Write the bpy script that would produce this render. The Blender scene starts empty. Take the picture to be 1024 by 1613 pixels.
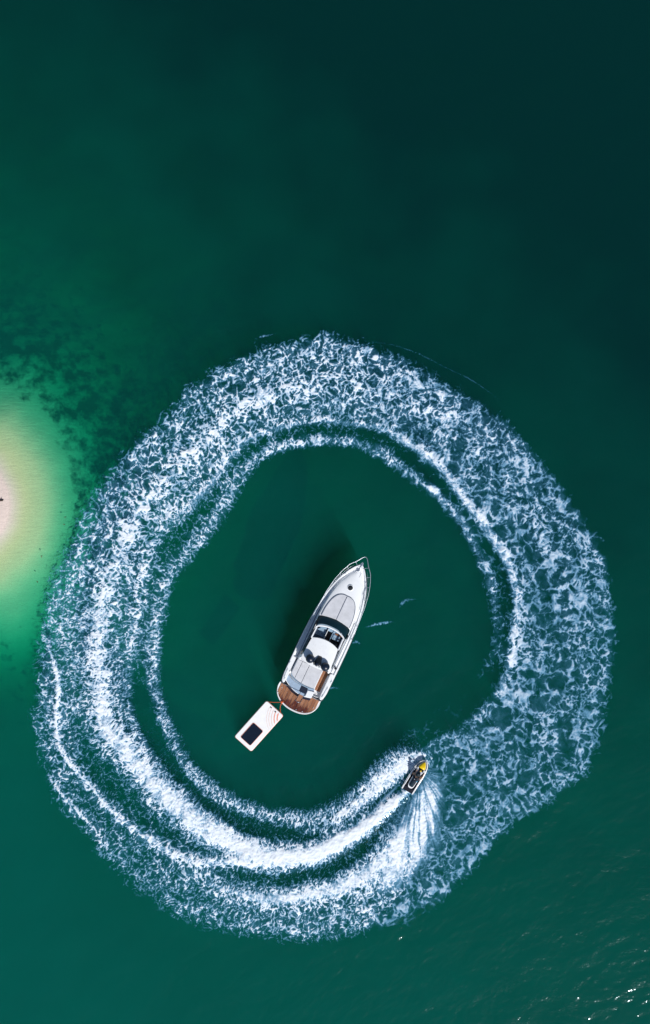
import bpy, bmesh, math, random
import numpy as np
from mathutils import Vector, Matrix

random.seed(5)
scene = bpy.context.scene
COL = scene.collection
R = math.radians

# ---------------------------------------------------------------- camera: a drone looking straight down
CAM_H = 95.0
cam_data = bpy.data.cameras.new('camera')
cam = bpy.data.objects.new('camera', cam_data)
COL.objects.link(cam)
cam.location = (0, 0, CAM_H)
cam.rotation_euler = (0, 0, 0)
cam_data.sensor_fit = 'VERTICAL'
cam_data.sensor_height = 36.0
cam_data.lens = 36.0 * CAM_H / (1613 / 18.0)
cam_data.clip_start = 0.5
cam_data.clip_end = 9000
scene.camera = cam

# ---------------------------------------------------------------- daylight
SUN_EL = R(46)
SUN_DIR = Vector((0.47, -0.88, 0)).normalized() * math.cos(SUN_EL) + Vector((0, 0, math.sin(SUN_EL)))
world = bpy.data.worlds.new('World')
scene.world = world
world.use_nodes = True
wn, wl = world.node_tree.nodes, world.node_tree.links
wn.clear()
sky = wn.new('ShaderNodeTexSky')
sky.sky_type = 'NISHITA'
sky.sun_disc = False
sky.sun_elevation = SUN_EL
sky.sun_rotation = math.atan2(SUN_DIR.x, SUN_DIR.y)
sky.air_density = 1.0
sky.dust_density = 0.4
sky.ozone_density = 2.0
bg = wn.new('ShaderNodeBackground')
bg.inputs['Strength'].default_value = 0.075
wo = wn.new('ShaderNodeOutputWorld')
wl.new(sky.outputs[0], bg.inputs['Color'])
wl.new(bg.outputs[0], wo.inputs['Surface'])

sun_data = bpy.data.lights.new('sun', 'SUN')
sun_data.energy = 4.2
sun_data.angle = R(0.6)
sun_data.color = (1.0, 0.97, 0.935)
sun = bpy.data.objects.new('sun', sun_data)
COL.objects.link(sun)
sun.location = SUN_DIR * 60
sun.rotation_euler = SUN_DIR.to_track_quat('Z', 'Y').to_euler()

vs = scene.view_settings
vs.view_transform = 'Standard'
vs.look = 'None'
vs.gamma = 1.0
vs.exposure = 0.0
vs.use_curve_mapping = False
scene.render.engine = 'CYCLES'
cy = scene.cycles
cy.use_denoising = True
cy.max_bounces = 8
cy.transparent_max_bounces = 24
cy.volume_bounces = 0
cy.use_adaptive_sampling = True
cy.adaptive_threshold = 0.015
cy.sample_clamp_indirect = 4.0
# ---------------------------------------------------------------- numeric noise (shared by the sea bed, the swell and the foam)
_rng = np.random.RandomState(7)
_PERM = np.concatenate([_rng.permutation(256)] * 2).astype(np.int32)
_GA = _rng.rand(256) * 2 * np.pi
_GX, _GY = np.cos(_GA), np.sin(_GA)
_JX, _JY = _rng.rand(256), _rng.rand(256)


def _h(ix, iy, seed):
    return _PERM[(_PERM[(ix + seed * 37) & 255] + iy + seed * 91) & 255]


def perlin(x, y, seed=0):
    """gradient noise, about -0.7 .. 0.7"""
    fx, fy = np.floor(x), np.floor(y)
    ix, iy = fx.astype(np.int32), fy.astype(np.int32)
    dx, dy = x - fx, y - fy
    u = dx * dx * dx * (dx * (dx * 6 - 15) + 10)
    v = dy * dy * dy * (dy * (dy * 6 - 15) + 10)

    def g(i, j):
        k = _h(ix + i, iy + j, seed)
        return _GX[k] * (dx - i) + _GY[k] * (dy - j)
    a = g(0, 0); b = g(1, 0); c = g(0, 1); d = g(1, 1)
    a += (b - a) * u
    c += (d - c) * u
    return a + (c - a) * v


def fbm(x, y, octaves=4, seed=0, gain=0.5, lac=2.03):
    t, amp, tot = 0.0, 1.0, 0.0
    for o in range(octaves):
        t = t + amp * perlin(x, y, seed + o)
        tot += amp
        amp *= gain
        x = x * lac + 11.3
        y = y * lac - 7.7
    return t / tot


def worley(x, y, seed=0):
    """distances to the nearest two scattered points"""
    fx, fy = np.floor(x), np.floor(y)
    ix, iy = fx.astype(np.int32), fy.astype(np.int32)
    f1 = np.full(x.shape, 9.0)
    f2 = np.full(x.shape, 9.0)
    for i in (-1, 0, 1):
        for j in (-1, 0, 1):
            k = _h(ix + i, iy + j, seed)
            d = np.hypot(fx + i + _JX[k] - x, fy + j + _JY[k] - y)
            f2 = np.minimum(f2, np.maximum(f1, d))
            f1 = np.minimum(f1, d)
    return f1, f2


def sstep(a, b, x):
    t = np.clip((x - a) / (b - a), 0, 1)
    return t * t * (3 - 2 * t)


def catmull(pts, n=10):
    """smooth curve through control rows (any number of columns)"""
    p = np.asarray(pts, float)
    p = np.vstack([2 * p[0] - p[1], p, 2 * p[-1] - p[-2]])
    out = []
    for i in range(1, len(p) - 2):
        t = np.linspace(0, 1, n, endpoint=False)[:, None]
        a, b, c, d = p[i - 1], p[i], p[i + 1], p[i + 2]
        out.append(0.5 * (2 * b + (c - a) * t + (2 * a - 5 * b + 4 * c - d) * t ** 2 + (3 * b - a - 3 * c + d) * t ** 3))
    out.append(p[-2][None])
    return np.vstack(out)


def along(curve, x, y, reach):
    """signed distance to a polyline and the interpolated extra columns; far points get a large distance"""
    c = np.asarray(curve)
    best = np.full(x.shape, 1e9)
    sign = np.ones(x.shape)
    ext = np.zeros(x.shape + (c.shape[1] - 2,))
    for p, q in zip(c[:-1], c[1:]):
        lo = np.minimum(p[:2], q[:2]) - reach
        hi = np.maximum(p[:2], q[:2]) + reach
        m = np.nonzero((x > lo[0]) & (x < hi[0]) & (y > lo[1]) & (y < hi[1]))[0]
        if not len(m):
            continue
        ex, ey = q[0] - p[0], q[1] - p[1]
        L2 = ex * ex + ey * ey + 1e-9
        px, py = x[m] - p[0], y[m] - p[1]
        t = np.clip((px * ex + py * ey) / L2, 0, 1)
        d = np.hypot(px - t * ex, py - t * ey)
        k = d < best[m]
        mm = m[k]
        best[mm] = d[k]
        sign[mm] = np.sign(ex * py[k] - ey * px[k])
        ext[mm] = p[2:] + t[k][:, None] * (q[2:] - p[2:])
    return best, sign, ext
# ---------------------------------------------------------------- helpers
def node_mat(name):
    m = bpy.data.materials.new(name)
    m.use_nodes = True
    nt = m.node_tree
    nt.nodes.clear()
    return m, nt.nodes, nt.links


def setin(node, **kw):
    for k, v in kw.items():
        node.inputs[k.replace('_', ' ')].default_value = v


def mat(name, color, rough=.5, metal=0.0, var=.10, scale=6.0, bump=0.0, bscale=30.0, spec=.5, coat=0.0, stretch=None):
    """painted / moulded surface: base colour with a little grime and unevenness"""
    m, N, L = node_mat(name)
    out = N.new('ShaderNodeOutputMaterial')
    p = N.new('ShaderNodeBsdfPrincipled')
    setin(p, Roughness=rough, Metallic=metal)
    p.inputs['Specular IOR Level'].default_value = spec
    p.inputs['Coat Weight'].default_value = coat
    tc = N.new('ShaderNodeTexCoord')
    mp = N.new('ShaderNodeMapping')
    if stretch:
        mp.inputs['Scale'].default_value = stretch
    L.new(tc.outputs['Object'], mp.inputs['Vector'])
    n = N.new('ShaderNodeTexNoise')
    setin(n, Scale=scale, Detail=5.0, Roughness=.6)
    L.new(mp.outputs[0], n.inputs['Vector'])
    r = N.new('ShaderNodeValToRGB')
    c = Vector(color[:3])
    r.color_ramp.elements[0].position = .3
    r.color_ramp.elements[1].position = .7
    r.color_ramp.elements[0].color = (*[max(0, v * (1 - var)) for v in c], 1)
    r.color_ramp.elements[1].color = (*[min(1, v * (1 + var * .6)) for v in c], 1)
    L.new(n.outputs['Fac'], r.inputs[0])
    L.new(r.outputs[0], p.inputs['Base Color'])
    rr = N.new('ShaderNodeMapRange')
    setin(rr, To_Min=max(0, rough - .08), To_Max=min(1, rough + .1))
    L.new(n.outputs['Fac'], rr.inputs['Value'])
    L.new(rr.outputs[0], p.inputs['Roughness'])
    if bump:
        b = N.new('ShaderNodeBump')
        setin(b, Strength=bump, Distance=.02)
        n2 = N.new('ShaderNodeTexNoise')
        setin(n2, Scale=bscale, Detail=3.0)
        L.new(mp.outputs[0], n2.inputs['Vector'])
        L.new(n2.outputs['Fac'], b.inputs['Height'])
        L.new(b.outputs[0], p.inputs['Normal'])
    L.new(p.outputs[0], out.inputs['Surface'])
    return m


def link(o, parent=None):
    COL.objects.link(o)
    if parent is not None:
        o.parent = parent
    return o


def empty(name, loc=(0, 0, 0), rz=0.0):
    o = bpy.data.objects.new(name, None)
    o.empty_display_size = .3
    o.location = loc
    o.rotation_euler = (0, 0, rz)
    return link(o)


def tag(o, label=None, cat=None, group=None, kind=None):
    if label: o['label'] = label
    if cat: o['category'] = cat
    if group: o['group'] = group
    if kind: o['kind'] = kind
    return o


class MB:
    """collects shapes for ONE mesh object"""
    def __init__(self):
        self.v, self.f, self.s = [], [], []

    def add(self, vs_, fs_, smooth=False):
        k = len(self.v)
        self.v += [tuple(map(float, p)) for p in vs_]
        self.f += [tuple(i + k for i in f) for f in fs_]
        self.s += [smooth] * len(fs_)
        return self

    def box(self, c, s, rz=0.0, rx=0.0, ry=0.0, bevel=0.0, seg=2):
        bm = bmesh.new()
        bmesh.ops.create_cube(bm, size=1)
        bmesh.ops.scale(bm, vec=s, verts=bm.verts)
        if bevel:
            bmesh.ops.bevel(bm, geom=bm.edges[:], offset=bevel, segments=seg, affect='EDGES', profile=.5)
        M = Matrix.Translation(c) @ Matrix.Rotation(rz, 4, 'Z') @ Matrix.Rotation(ry, 4, 'Y') @ Matrix.Rotation(rx, 4, 'X')
        bmesh.ops.transform(bm, matrix=M, verts=bm.verts)
        self.bm(bm)
        return self

    def bm(self, bm, smooth=False):
        bm.verts.index_update()
        self.add([v.co for v in bm.verts], [[v.index for v in f.verts] for f in bm.faces], smooth)
        bm.free()

    def prism(self, pts, z0, z1, bevel=0.0, seg=2, dome=0.0):
        """outline (x, y) raised from z0 to z1, optionally rounded along the top"""
        bm = bmesh.new()
        b = [bm.verts.new((p[0], p[1], z0)) for p in pts]
        t = [bm.verts.new((p[0], p[1], z1 if len(p) < 3 else z1 + p[2])) for p in pts]
        n = len(pts)
        top = bm.faces.new(t)
        bm.faces.new(b[::-1])
        for i in range(n):
            bm.faces.new((b[i], b[(i + 1) % n], t[(i + 1) % n], t[i]))
        bmesh.ops.recalc_face_normals(bm, faces=bm.faces[:])
        if bevel:
            ed = [e for e in bm.edges if e.verts[0] in set(t) and e.verts[1] in set(t)]
            bmesh.ops.bevel(bm, geom=ed, offset=bevel, segments=seg, affect='EDGES', profile=.5, clamp_overlap=True)
        self.bm(bm)
        return self

    def tube(self, pts, r, seg=6, close=False, caps=True):
        P = [Vector(p) for p in pts]
        rs = r if hasattr(r, '__len__') else [r] * len(P)
        vs_, fs_ = [], []
        n = len(P)
        ref = None
        for i, p in enumerate(P):
            a = P[(i - 1) % n] if (close or i > 0) else p
            b = P[(i + 1) % n] if (close or i < n - 1) else p
            d = (b - a).normalized()
            if ref is None:
                ref = Vector((0, 0, 1)) if abs(d.z) < .9 else Vector((1, 0, 0))
            u = d.cross(ref)
            if u.length < 1e-4:
                u = d.cross(Vector((1, .3, 0)))
            u.normalize()
            w = u.cross(d).normalized()
            for k in range(seg):
                t = 2 * math.pi * k / seg
                vs_.append(p + (u * math.cos(t) + w * math.sin(t)) * rs[i])
        m = n if close else n - 1
        for i in range(m):
            for k in range(seg):
                j = (i + 1) % n
                fs_.append((i * seg + k, i * seg + (k + 1) % seg, j * seg + (k + 1) % seg, j * seg + k))
        if caps and not close:
            fs_.append(tuple(range(seg))[::-1])
            fs_.append(tuple((n - 1) * seg + k for k in range(seg)))
        self.add(vs_, fs_, True)
        return self

    def lathe(self, prof, c=(0, 0, 0), seg=24, sx=1.0, sy=1.0):
        """profile of (radius, z), bottom to top"""
        vs_, fs_ = [], []
        n = len(prof)
        for (r, z) in prof:
            for k in range(seg):
                t = 2 * math.pi * k / seg
                vs_.append((c[0] + r * sx * math.cos(t), c[1] + r * sy * math.sin(t), c[2] + z))
        for i in range(n - 1):
            for k in range(seg):
                fs_.append((i * seg + k, i * seg + (k + 1) % seg, (i + 1) * seg + (k + 1) % seg, (i + 1) * seg + k))
        fs_.append(tuple(range(seg))[::-1])
        fs_.append(tuple((n - 1) * seg + k for k in range(seg)))
        self.add(vs_, fs_, True)
        return self

    def loft(self, rings, closed=False, smooth=True, cap=False):
        m = len(rings[0])
        vs_ = [p for r in rings for p in r]
        fs_ = []
        for i in range(len(rings) - 1):
            for k in range(m if closed else m - 1):
                fs_.append((i * m + k, i * m + (k + 1) % m, (i + 1) * m + (k + 1) % m, (i + 1) * m + k))
        if cap:
            fs_.append(tuple(range(m))[::-1])
            fs_.append(tuple((len(rings) - 1) * m + k for k in range(m)))
        self.add(vs_, fs_, smooth)
        return self

    def mesh(self, name, material, recalc=True):
        me = bpy.data.meshes.new(name)
        me.from_pydata(self.v, [], self.f)
        me.polygons.foreach_set('use_smooth', self.s)
        if recalc:
            b = bmesh.new(); b.from_mesh(me)
            bmesh.ops.recalc_face_normals(b, faces=b.faces[:])
            b.to_mesh(me); b.free()
        me.materials.append(material)
        me.update()
        return me

    def build(self, name, material, parent=None, label=None, sharp=None):
        o = bpy.data.objects.new(name, self.mesh(name, material))
        if label: o['label'] = label
        if sharp is not None:
            o.data.set_sharp_from_angle(angle=R(sharp))
        return link(o, parent)


def at(px, py, z=0.0):
    """image pixels (1/18 m, y down) to metres on the water plane"""
    return ((px - 512.0) / 18.0, (806.5 - py) / 18.0, z)


def np_mesh(name, co, faces, material, smooth=True, attrs=None):
    """quads from numpy arrays"""
    me = bpy.data.meshes.new(name)
    nf = len(faces)
    me.vertices.add(len(co))
    me.vertices.foreach_set('co', np.ascontiguousarray(co, np.float32).ravel())
    me.loops.add(nf * 4)
    me.loops.foreach_set('vertex_index', np.ascontiguousarray(faces, np.int32).ravel())
    me.polygons.add(nf)
    me.polygons.foreach_set('loop_start', np.arange(0, nf * 4, 4, dtype=np.int32))
    me.polygons.foreach_set('use_smooth', np.full(nf, smooth))
    for k, v in (attrs or {}).items():
        a = me.attributes.new(k, 'FLOAT', 'POINT')
        a.data.foreach_set('value', np.ascontiguousarray(v, np.float32))
    me.update(calc_edges=True)
    me.validate()
    me.materials.append(material)
    return me


def axis(lo, hi, step, far):
    core = np.arange(lo, hi + step * .5, step)
    ext = np.array([12, 40, 120, 400, 1200, far])
    return np.concatenate([lo - ext[::-1], core, hi + ext])


def grid_faces(nx, ny):
    i = np.arange(nx * ny).reshape(ny, nx)
    return np.stack([i[:-1, :-1], i[:-1, 1:], i[1:, 1:], i[1:, :-1]], -1).reshape(-1, 4)
# ---------------------------------------------------------------- the wake: where the foam lies and how thick it is
# Plan coordinates are image pixels of 1/18 m, x to the right and y down the image, origin at the image's corner.
U = 18.0
CX, CY = 512.0, 1005.0
OUTER = [(510, 532), (563, 540), (637, 570), (695, 605), (744, 631), (793, 670), (856, 736), (896, 795), (933, 840), (955, 907), (962, 988),
         (962, 1030), (953, 1080), (950, 1120), (942, 1165), (920, 1213), (888, 1243), (842, 1275), (795, 1302), (762, 1336), (725, 1384),
         (686, 1420), (642, 1444), (578, 1464), (489, 1479), (421, 1474), (347, 1461), (274, 1438), (225, 1401), (176, 1362), (137, 1313), (95, 1264),
         (74, 1215), (64, 1181), (50, 1142), (60, 1112), (62, 1068), (68, 1024), (70, 988), (83, 905), (110, 852), (130, 812), (159, 769), (203, 712), (252, 668),
         (311, 605), (354, 580), (411, 552), (460, 540)]
MID = [(500, 658), (549, 664), (602, 673), (646, 697), (695, 736), (729, 780), (773, 839), (801, 891), (812, 939), (808, 988), (801, 1039),
       (788, 1083), (758, 1117), (720, 1146), (690, 1160), (655, 1185), (600, 1225), (545, 1270), (500, 1300), (445, 1320), (385, 1312), (325, 1270), (280, 1225), (235, 1170), (213, 1120),
       (209, 1073), (213, 1030), (221, 964), (228, 915), (236, 871), (252, 837), (284, 806), (323, 771), (352, 732), (382, 697), (421, 677), (460, 665)]
INNER = [(500, 700), (559, 703), (598, 720), (646, 752), (684, 781), (718, 815), (742, 854), (766, 907), (775, 949), (778, 988), (774, 1020),
         (752, 1060), (728, 1082), (690, 1110), (640, 1150), (598, 1188), (570, 1225), (540, 1258), (500, 1275), (445, 1275), (391, 1260), (347, 1238), (310, 1212), (288, 1180), (270, 1137),
         (254, 1093), (252, 1049), (257, 1000), (262, 959), (281, 905), (320, 860), (340, 835), (364, 796), (398, 745), (416, 726), (448, 710), (479, 701)]


def polar_edge(pts):
    p = np.asarray(pts, float)
    th = np.arctan2(p[:, 1] - CY, p[:, 0] - CX)
    r = np.hypot(p[:, 0] - CX, p[:, 1] - CY)
    o = np.argsort(th)
    th, r = th[o], r[o]
    th = np.concatenate([th - 2 * np.pi, th, th + 2 * np.pi])
    r = np.concatenate([r, r, r])
    g = np.linspace(-np.pi, np.pi, 721)
    rr = np.interp(g, th, r)
    k = np.hanning(9); k /= k.sum()
    rr = np.convolve(np.concatenate([rr[-9:-1], rr, rr[1:9]]), k, 'same')[8:-8]
    return g, rr


# strokes: x, y, half width, amount   (positive adds foam, negative opens dark water)
MAIN = [(641, 1244, 4, .9), (617, 1266, 9, 1.0), (583, 1294, 14, 1.1), (539, 1322, 17, 1.2), (500, 1341, 17, 1.2), (460, 1349, 18, 1.1), (421, 1346, 20, 1.0), (372, 1328, 24, .9),
        (313, 1292, 27, .85), (264, 1252, 26, .8), (225, 1210, 24, .75), (191, 1171, 22, .75), (163, 1132, 18, .75), (159, 1073, 14, .6), (157, 1010, 14, .55), (162, 960, 15, .5), (172, 918, 16, .45),
        (195, 865, 16, .5), (224, 803, 15, .48), (252, 770, 14, .46), (296, 720, 13, .44), (343, 673, 13, .44), (392, 636, 14, .42), (455, 615, 15, .40), (520, 603, 16, .36), (598, 606, 18, .3),
        (661, 636, 20, .2), (725, 690, 20, .16), (773, 734, 20, .14), (817, 793, 20, .14), (861, 861, 20, .12), (891, 915, 20, .1)]
RIM = [(500, 660, 7, .40), (549, 666, 7, .42), (602, 675, 8, .5), (646, 699, 9, .6), (695, 738, 10, .62), (729, 782, 10, .62), (773, 841, 11, .6), (803, 893, 12, .55), (815, 939, 12, .5), (812, 988, 12, .42),
       (806, 1030, 14, .4), (793, 1075, 14, .35), (768, 1108, 14, .22), (735, 1136, 12, .14)]
RIM_L = [(213, 1030, 9, .25), (219, 964, 9, .3), (226, 915, 9, .33), (236, 873, 10, .35), (252, 839, 10, .35), (284, 808, 11, .4), (323, 773, 11, .42), (352, 734, 11, .42), (382, 699, 10, .42), (421, 679, 9, .4), (500, 660, 7, .38)]
INN = [(500, 693, 8, .45), (555, 697, 8, .42), (598, 713, 9, .45), (646, 746, 9, .45), (686, 778, 9, .5), (720, 811, 10, .5), (744, 852, 10, .45), (769, 905, 11, .4), (780, 949, 11, .35), (784, 988, 10, .28), (782, 1020, 10, .2), (760, 1060, 10, .1)]
INN_L = [(500, 693, 8, .45), (445, 702, 8, .42), (411, 717, 9, .4), (385, 742, 10, .38), (355, 793, 12, .30), (331, 832, 12, .28), (305, 862, 12, .25), (270, 905, 12, .28), (250, 959, 12, .32), (243, 1000, 11, .36), (242, 1049, 11, .36),
         (245, 1093, 11, .36), (260, 1137, 12, .38), (283, 1188, 12, .42), (308, 1226, 12, .48), (347, 1254, 12, .5), (391, 1276, 12, .5), (445, 1290, 13, .5), (500, 1288, 13, .5), (549, 1266, 14, .5), (583, 1240, 15, .52), (610, 1212, 17, .55), (640, 1195, 16, .55), (664, 1188, 9, .4)]
CREST = [(72, 960, 3, .05), (70, 1000, 3, .25), (84, 1039, 3, .5), (91, 1083, 3.4, .6), (89, 1146, 3.6, .62), (103, 1190, 4, .6), (137, 1230, 4.5, .55), (176, 1273, 5, .5), (225, 1313, 6, .5), (274, 1342, 8, .5), (323, 1358, 8, .5), (372, 1358, 8, .5), (421, 1358, 8, .4)]
CREST2 = [(79, 1225, 3, .4), (118, 1273, 3.4, .5), (147, 1303, 3.4, .45), (170, 1330, 3, .2)]
LOBE = [(657, 1250, 4, .5), (651, 1275, 9, .55), (637, 1312, 15, .62), (600, 1358, 20, .62), (549, 1390, 20, .62), (500, 1406, 17, .62), (450, 1414, 14, .6), (400, 1412, 12, .55), (360, 1400, 10, .45), (300, 1378, 10, .3)]
FAN = [(672, 1222, 12, .35), (668, 1260, 26, .45), (655, 1300, 34, .45), (625, 1350, 40, .35), (585, 1395, 40, .3), (540, 1425, 34, .22), (470, 1440, 30, .14)]
SPRAYL = [(655, 1195, 8, .5), (632, 1205, 16, .6), (600, 1232, 15, .5), (565, 1262, 13, .35)]
DARK = [[(640, 1262, 4, -.5), (612, 1290, 10, -.55), (575, 1330, 17, -.6), (530, 1360, 17, -.6), (480, 1377, 15, -.55), (430, 1383, 12, -.5), (380, 1375, 10, -.4), (330, 1362, 8, -.2)],
        [(628, 1238, 5, -.6), (600, 1258, 8, -.6), (565, 1288, 10, -.55), (520, 1312, 12, -.5), (470, 1320, 12, -.45), (400, 1305, 14, -.5), (345, 1280, 14, -.5), (303, 1245, 16, -.5), (262, 1200, 18, -.45), (236, 1150, 18, -.42), (226, 1100, 16, -.4)],
        [(120, 1130, 16, -.1), (135, 1175, 22, -.25), (165, 1215, 26, -.36), (205, 1256, 27, -.38), (250, 1295, 25, -.38), (300, 1325, 20, -.36), (345, 1342, 10, -.3)],
        [(110, 1240, 10, -.15), (150, 1280, 12, -.18), (200, 1325, 14, -.16), (270, 1372, 14, -.14), (340, 1392, 12, -.12)]]


FANM = [(679, 1212, 11, .65), (682, 1235, 20, .95), (674, 1265, 29, 1.15), (662, 1300, 36, 1.25), (642, 1338, 40, 1.2), (608, 1376, 38, .8), (570, 1402, 28, .2)]
RAYS = [[(676, 1232, 2, .3), (675, 1262, 3, .6), (670, 1292, 5, .5), (660, 1320, 6, .2)], [(656, 1246, 3, .35), (653, 1275, 7, .62), (644, 1312, 12, .75), (625, 1350, 16, .7), (595, 1380, 16, .3)],
        [(629, 1235, 1.5, .3), (612, 1252, 3, .6), (590, 1274, 3, .5), (570, 1292, 2, .2)], [(636, 1246, 2.5, .8), (622, 1259, 4, .85), (600, 1279, 6, .8)]]


def foam_field(x, y):
    """x, y flat arrays in image pixels -> thickness 0..1 of the foam and its relief in metres"""
    n = x.shape[0]
    th = np.arctan2(y - CY, x - CX)
    r = np.hypot(x - CX, y - CY)
    g, ro = polar_edge(OUTER); Ro = np.interp(th, g, ro)
    g, rm = polar_edge(MID); Rm = np.interp(th, g, rm)
    g, ri = polar_edge(INNER); Ri = np.interp(th, g, ri)
    # wandering of the whole pattern
    wx = x + 10 * fbm(x / 55, y / 55, 2, 3) + 5.0 * perlin(x / 15, y / 15, 4)
    wy = y + 10 * fbm(x / 55, y / 55, 2, 8) + 5.0 * perlin(x / 15, y / 15, 9)
    seam = np.radians(np.interp(r, [250, 287, 340, 415, 464], [48, 51, 60, 73, 82]) + 7 * fbm(x / 30, y / 30, 3, 17, .6))
    ang = np.mod(th - seam, 2 * np.pi) / (2 * np.pi)        # 0 just behind the ski, grows clockwise round to 1
    a_left = 0.5 - 0.5 * np.cos(th)                  # 0 right .. 1 left
    low = sstep(-.2, 1, np.sin(th))                  # 1 at the bottom
    # billowing edges: round puffs of two sizes
    p1, _ = worley(wx / 19, wy / 19, 11)
    p2, _ = worley(wx / 8, wy / 8, 12)
    puff = 9 * (.62 - p1) + 5 * (.6 - p2)
    edge_n = puff + (9 + 6 * a_left) * fbm(x / 38, y / 38, 2, 21, .5)
    ntex = fbm(wx / 15, wy / 15, 3, 31, .6)
    ntex2 = fbm(x / 42, y / 42, 2, 35, .5)
    w_old = sstep(.50, .80, ang)
    # ---- broad coverage (share of the surface under foam)
    d_out = Ro - r + edge_n
    d_mid = r - Rm + edge_n * .35
    d_inn = r - Ri + edge_n * .7
    m_in = sstep(-6, 7, d_mid)
    lob_out = sstep(-15, 12, d_out)
    base = .53 + .06 * w_old + .05 * a_left * (1 - low) - .03 * (1 - a_left) * low
    fringe = np.exp(-((Ro - r - 12) / 12) ** 2) * (1 - .5 * a_left * low)
    dens = m_in * (base + .12 * fringe * (1 - a_left) - .17 * a_left * np.exp(-np.clip(Ro - r, 0, 200) / 16) - .07 * low * a_left)
    gap = sstep(-6, 10, d_inn) * (1 - m_in)
    dens = dens + gap * (.05 + .22 * a_left * (1 - low))
    # ---- strokes
    relief = np.zeros(n)
    sol = np.zeros(n)
    add = np.zeros(n)
    jx, jy = edge_n * .28 + 4 * ntex, -edge_n * .28 + 4 * ntex2
    for pts, soft, hgt, solid, gain, jit in (
            (MAIN, 1.15, .30, 1.15, .80, 1), (RIM, 1., .16, 1.35, .9, .4), (RIM_L, 1., .14, 1.5, .9, .4), (INN, 1.1, .10, 1.15, 1.3, .5), (INN_L, 1.15, .14, .75, 1.3, .7),
            (CREST, 1.15, .20, 1.5, 1.0, .75), (CREST2, .9, .12, 1.3, 1., .35), (LOBE, 1.15, .26, 1.5, .72, .7), (FAN, 1.15, .06, .7, .45, .8), (SPRAYL, 1.2, .12, .8, .5, .7)):
        c = catmull(pts)
        d, s, e = along(c, x + jx * jit, y + jy * jit, 110)
        w = np.maximum(e[:, 0], 1.0)
        f = np.exp(-np.clip(d / (w * soft), 0, 6) ** 2.0)
        add += f * e[:, 1] * gain
        sol = np.maximum(sol, np.exp(-np.clip(d / (w * .8), 0, 6) ** 2.4) * e[:, 1] * solid)
        relief += hgt * np.minimum(e[:, 1], 1) * np.exp(-np.clip(d / (w * 1.6), 0, 5) ** 2)
    sub = np.zeros(n)
    for pts in DARK:
        c = catmull(pts)
        d, s, e = along(c, x + jx, y + jy, 110)
        w = np.maximum(e[:, 0], 1.0)
        f = np.exp(-np.clip(d / w, 0, 5) ** 2.2)
        sub += f * e[:, 1]
        relief += -.16 * f * np.abs(e[:, 1])
    dens = np.maximum(dens + add + sub * .85, .20 * np.maximum(m_in, .8 * sstep(-6, 10, d_inn) * low))
    dens = (dens + .16 * ntex * sstep(0, .3, dens) + (.14 + .16 * w_old) * ntex2 * sstep(0, .3, dens)) * lob_out
    dens = np.clip(dens, 0, 1.15)
    # ---- lace: cells that grow older, wider and rounder from the ski round to the lower right
    rad_x, rad_y = (x - CX) / np.maximum(r, 1), (y - CY) / np.maximum(r, 1)
    s_arc = th * 330 + (wx - x) * -rad_y + (wy - y) * rad_x
    s_rad = r + (wx - x) * rad_x + (wy - y) * rad_y

    def lace(u_, v_, seed, warp=.55):
        """connected foam walls round dark openings: 1 on the walls, 0 in the middle of an opening"""
        a_ = u_ + warp * perlin(u_ * 1.15, v_ * 1.15, seed + 1) + .30 * warp * perlin(u_ * 2.9, v_ * 2.9, seed + 3)
        b_ = v_ + warp * perlin(u_ * 1.15 + 40, v_ * 1.15, seed + 2) + .30 * warp * perlin(u_ * 2.9 + 17, v_ * 2.9, seed + 4)
        f1, f2 = worley(a_, b_, seed)
        return np.exp(-(f2 - f1) * 3.0)

    w_old = sstep(.50, .80, ang)
    w_yng = sstep(.46, .22, ang)
    w_mid = np.clip(1 - w_old - w_yng, 0, 1)
    L = np.zeros(n)
    clump = sstep(-.12, .16, fbm(x / 70, y / 70, 2, 37))
    for w, (sz, st, polar, seed) in ((w_old * (1 - clump), (15., 1.0, 0, 51)), (w_old * clump, (28., 1.0, 0, 55)), (w_mid, (10.5, 1.3, 1, 61)), (w_yng, (6.4, 1.8, 1, 71))):
        m = np.nonzero(w > .001)[0]
        if not len(m):
            continue
        if polar:
            u_, v_ = s_arc[m] / sz, s_rad[m] / (sz * st)
        else:
            u_, v_ = wx[m] / sz, wy[m] / sz
        big = lace(u_, v_, seed, .8)
        sml = lace(u_ * 2.3 + 5, v_ * 2.2 - 3, seed + 20, .6)
        tiny = lace(u_ * 5.1 + 9, v_ * 4.6 + 2, seed + 30, .5)
        rid = 1 - np.clip(np.abs(perlin(u_ * .8, v_ * .8, seed + 5) + .4 * perlin(u_ * 1.9, v_ * 1.9, seed + 6)) * 2.6, 0, 1)
        l = .44 * big + .32 * sml + .10 * tiny + .14 * rid
        L[m] += w[m] * l
    fine = fbm(wx / 3.4, wy / 3.4, 3, 81, .65)
    L = L + .06 * fine
    q = np.quantile(L[::7], np.linspace(0, 1, 65))
    Lu = np.interp(L, q, np.linspace(0, 1, 65))
    # ---- combine
    e0 = 1 - dens
    foam = .40 * sstep(e0 - .25, e0 + .25, Lu) + .60 * sstep(e0 - .02, e0 + .50, Lu)
    foam = foam * sstep(.02, .16, dens)
    veil = sstep(.08, .62, dens) * np.clip(.31 + .34 * ntex + .16 * fine + .22 * (Lu - .5) + .12 * ntex2, .08, .56)        # bubbles still under the surface
    solid = np.clip(sol * 1.25 - .3 + .85 * fine + .45 * ntex, 0, 1)
    tone = np.clip(.84 + .55 * ntex + .40 * fine + .25 * ntex2 + .20 * np.clip(dens - .6, 0, .5), .42, 1.1)
    thick = np.clip(np.maximum(foam * tone, veil), 0, 1)
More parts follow.
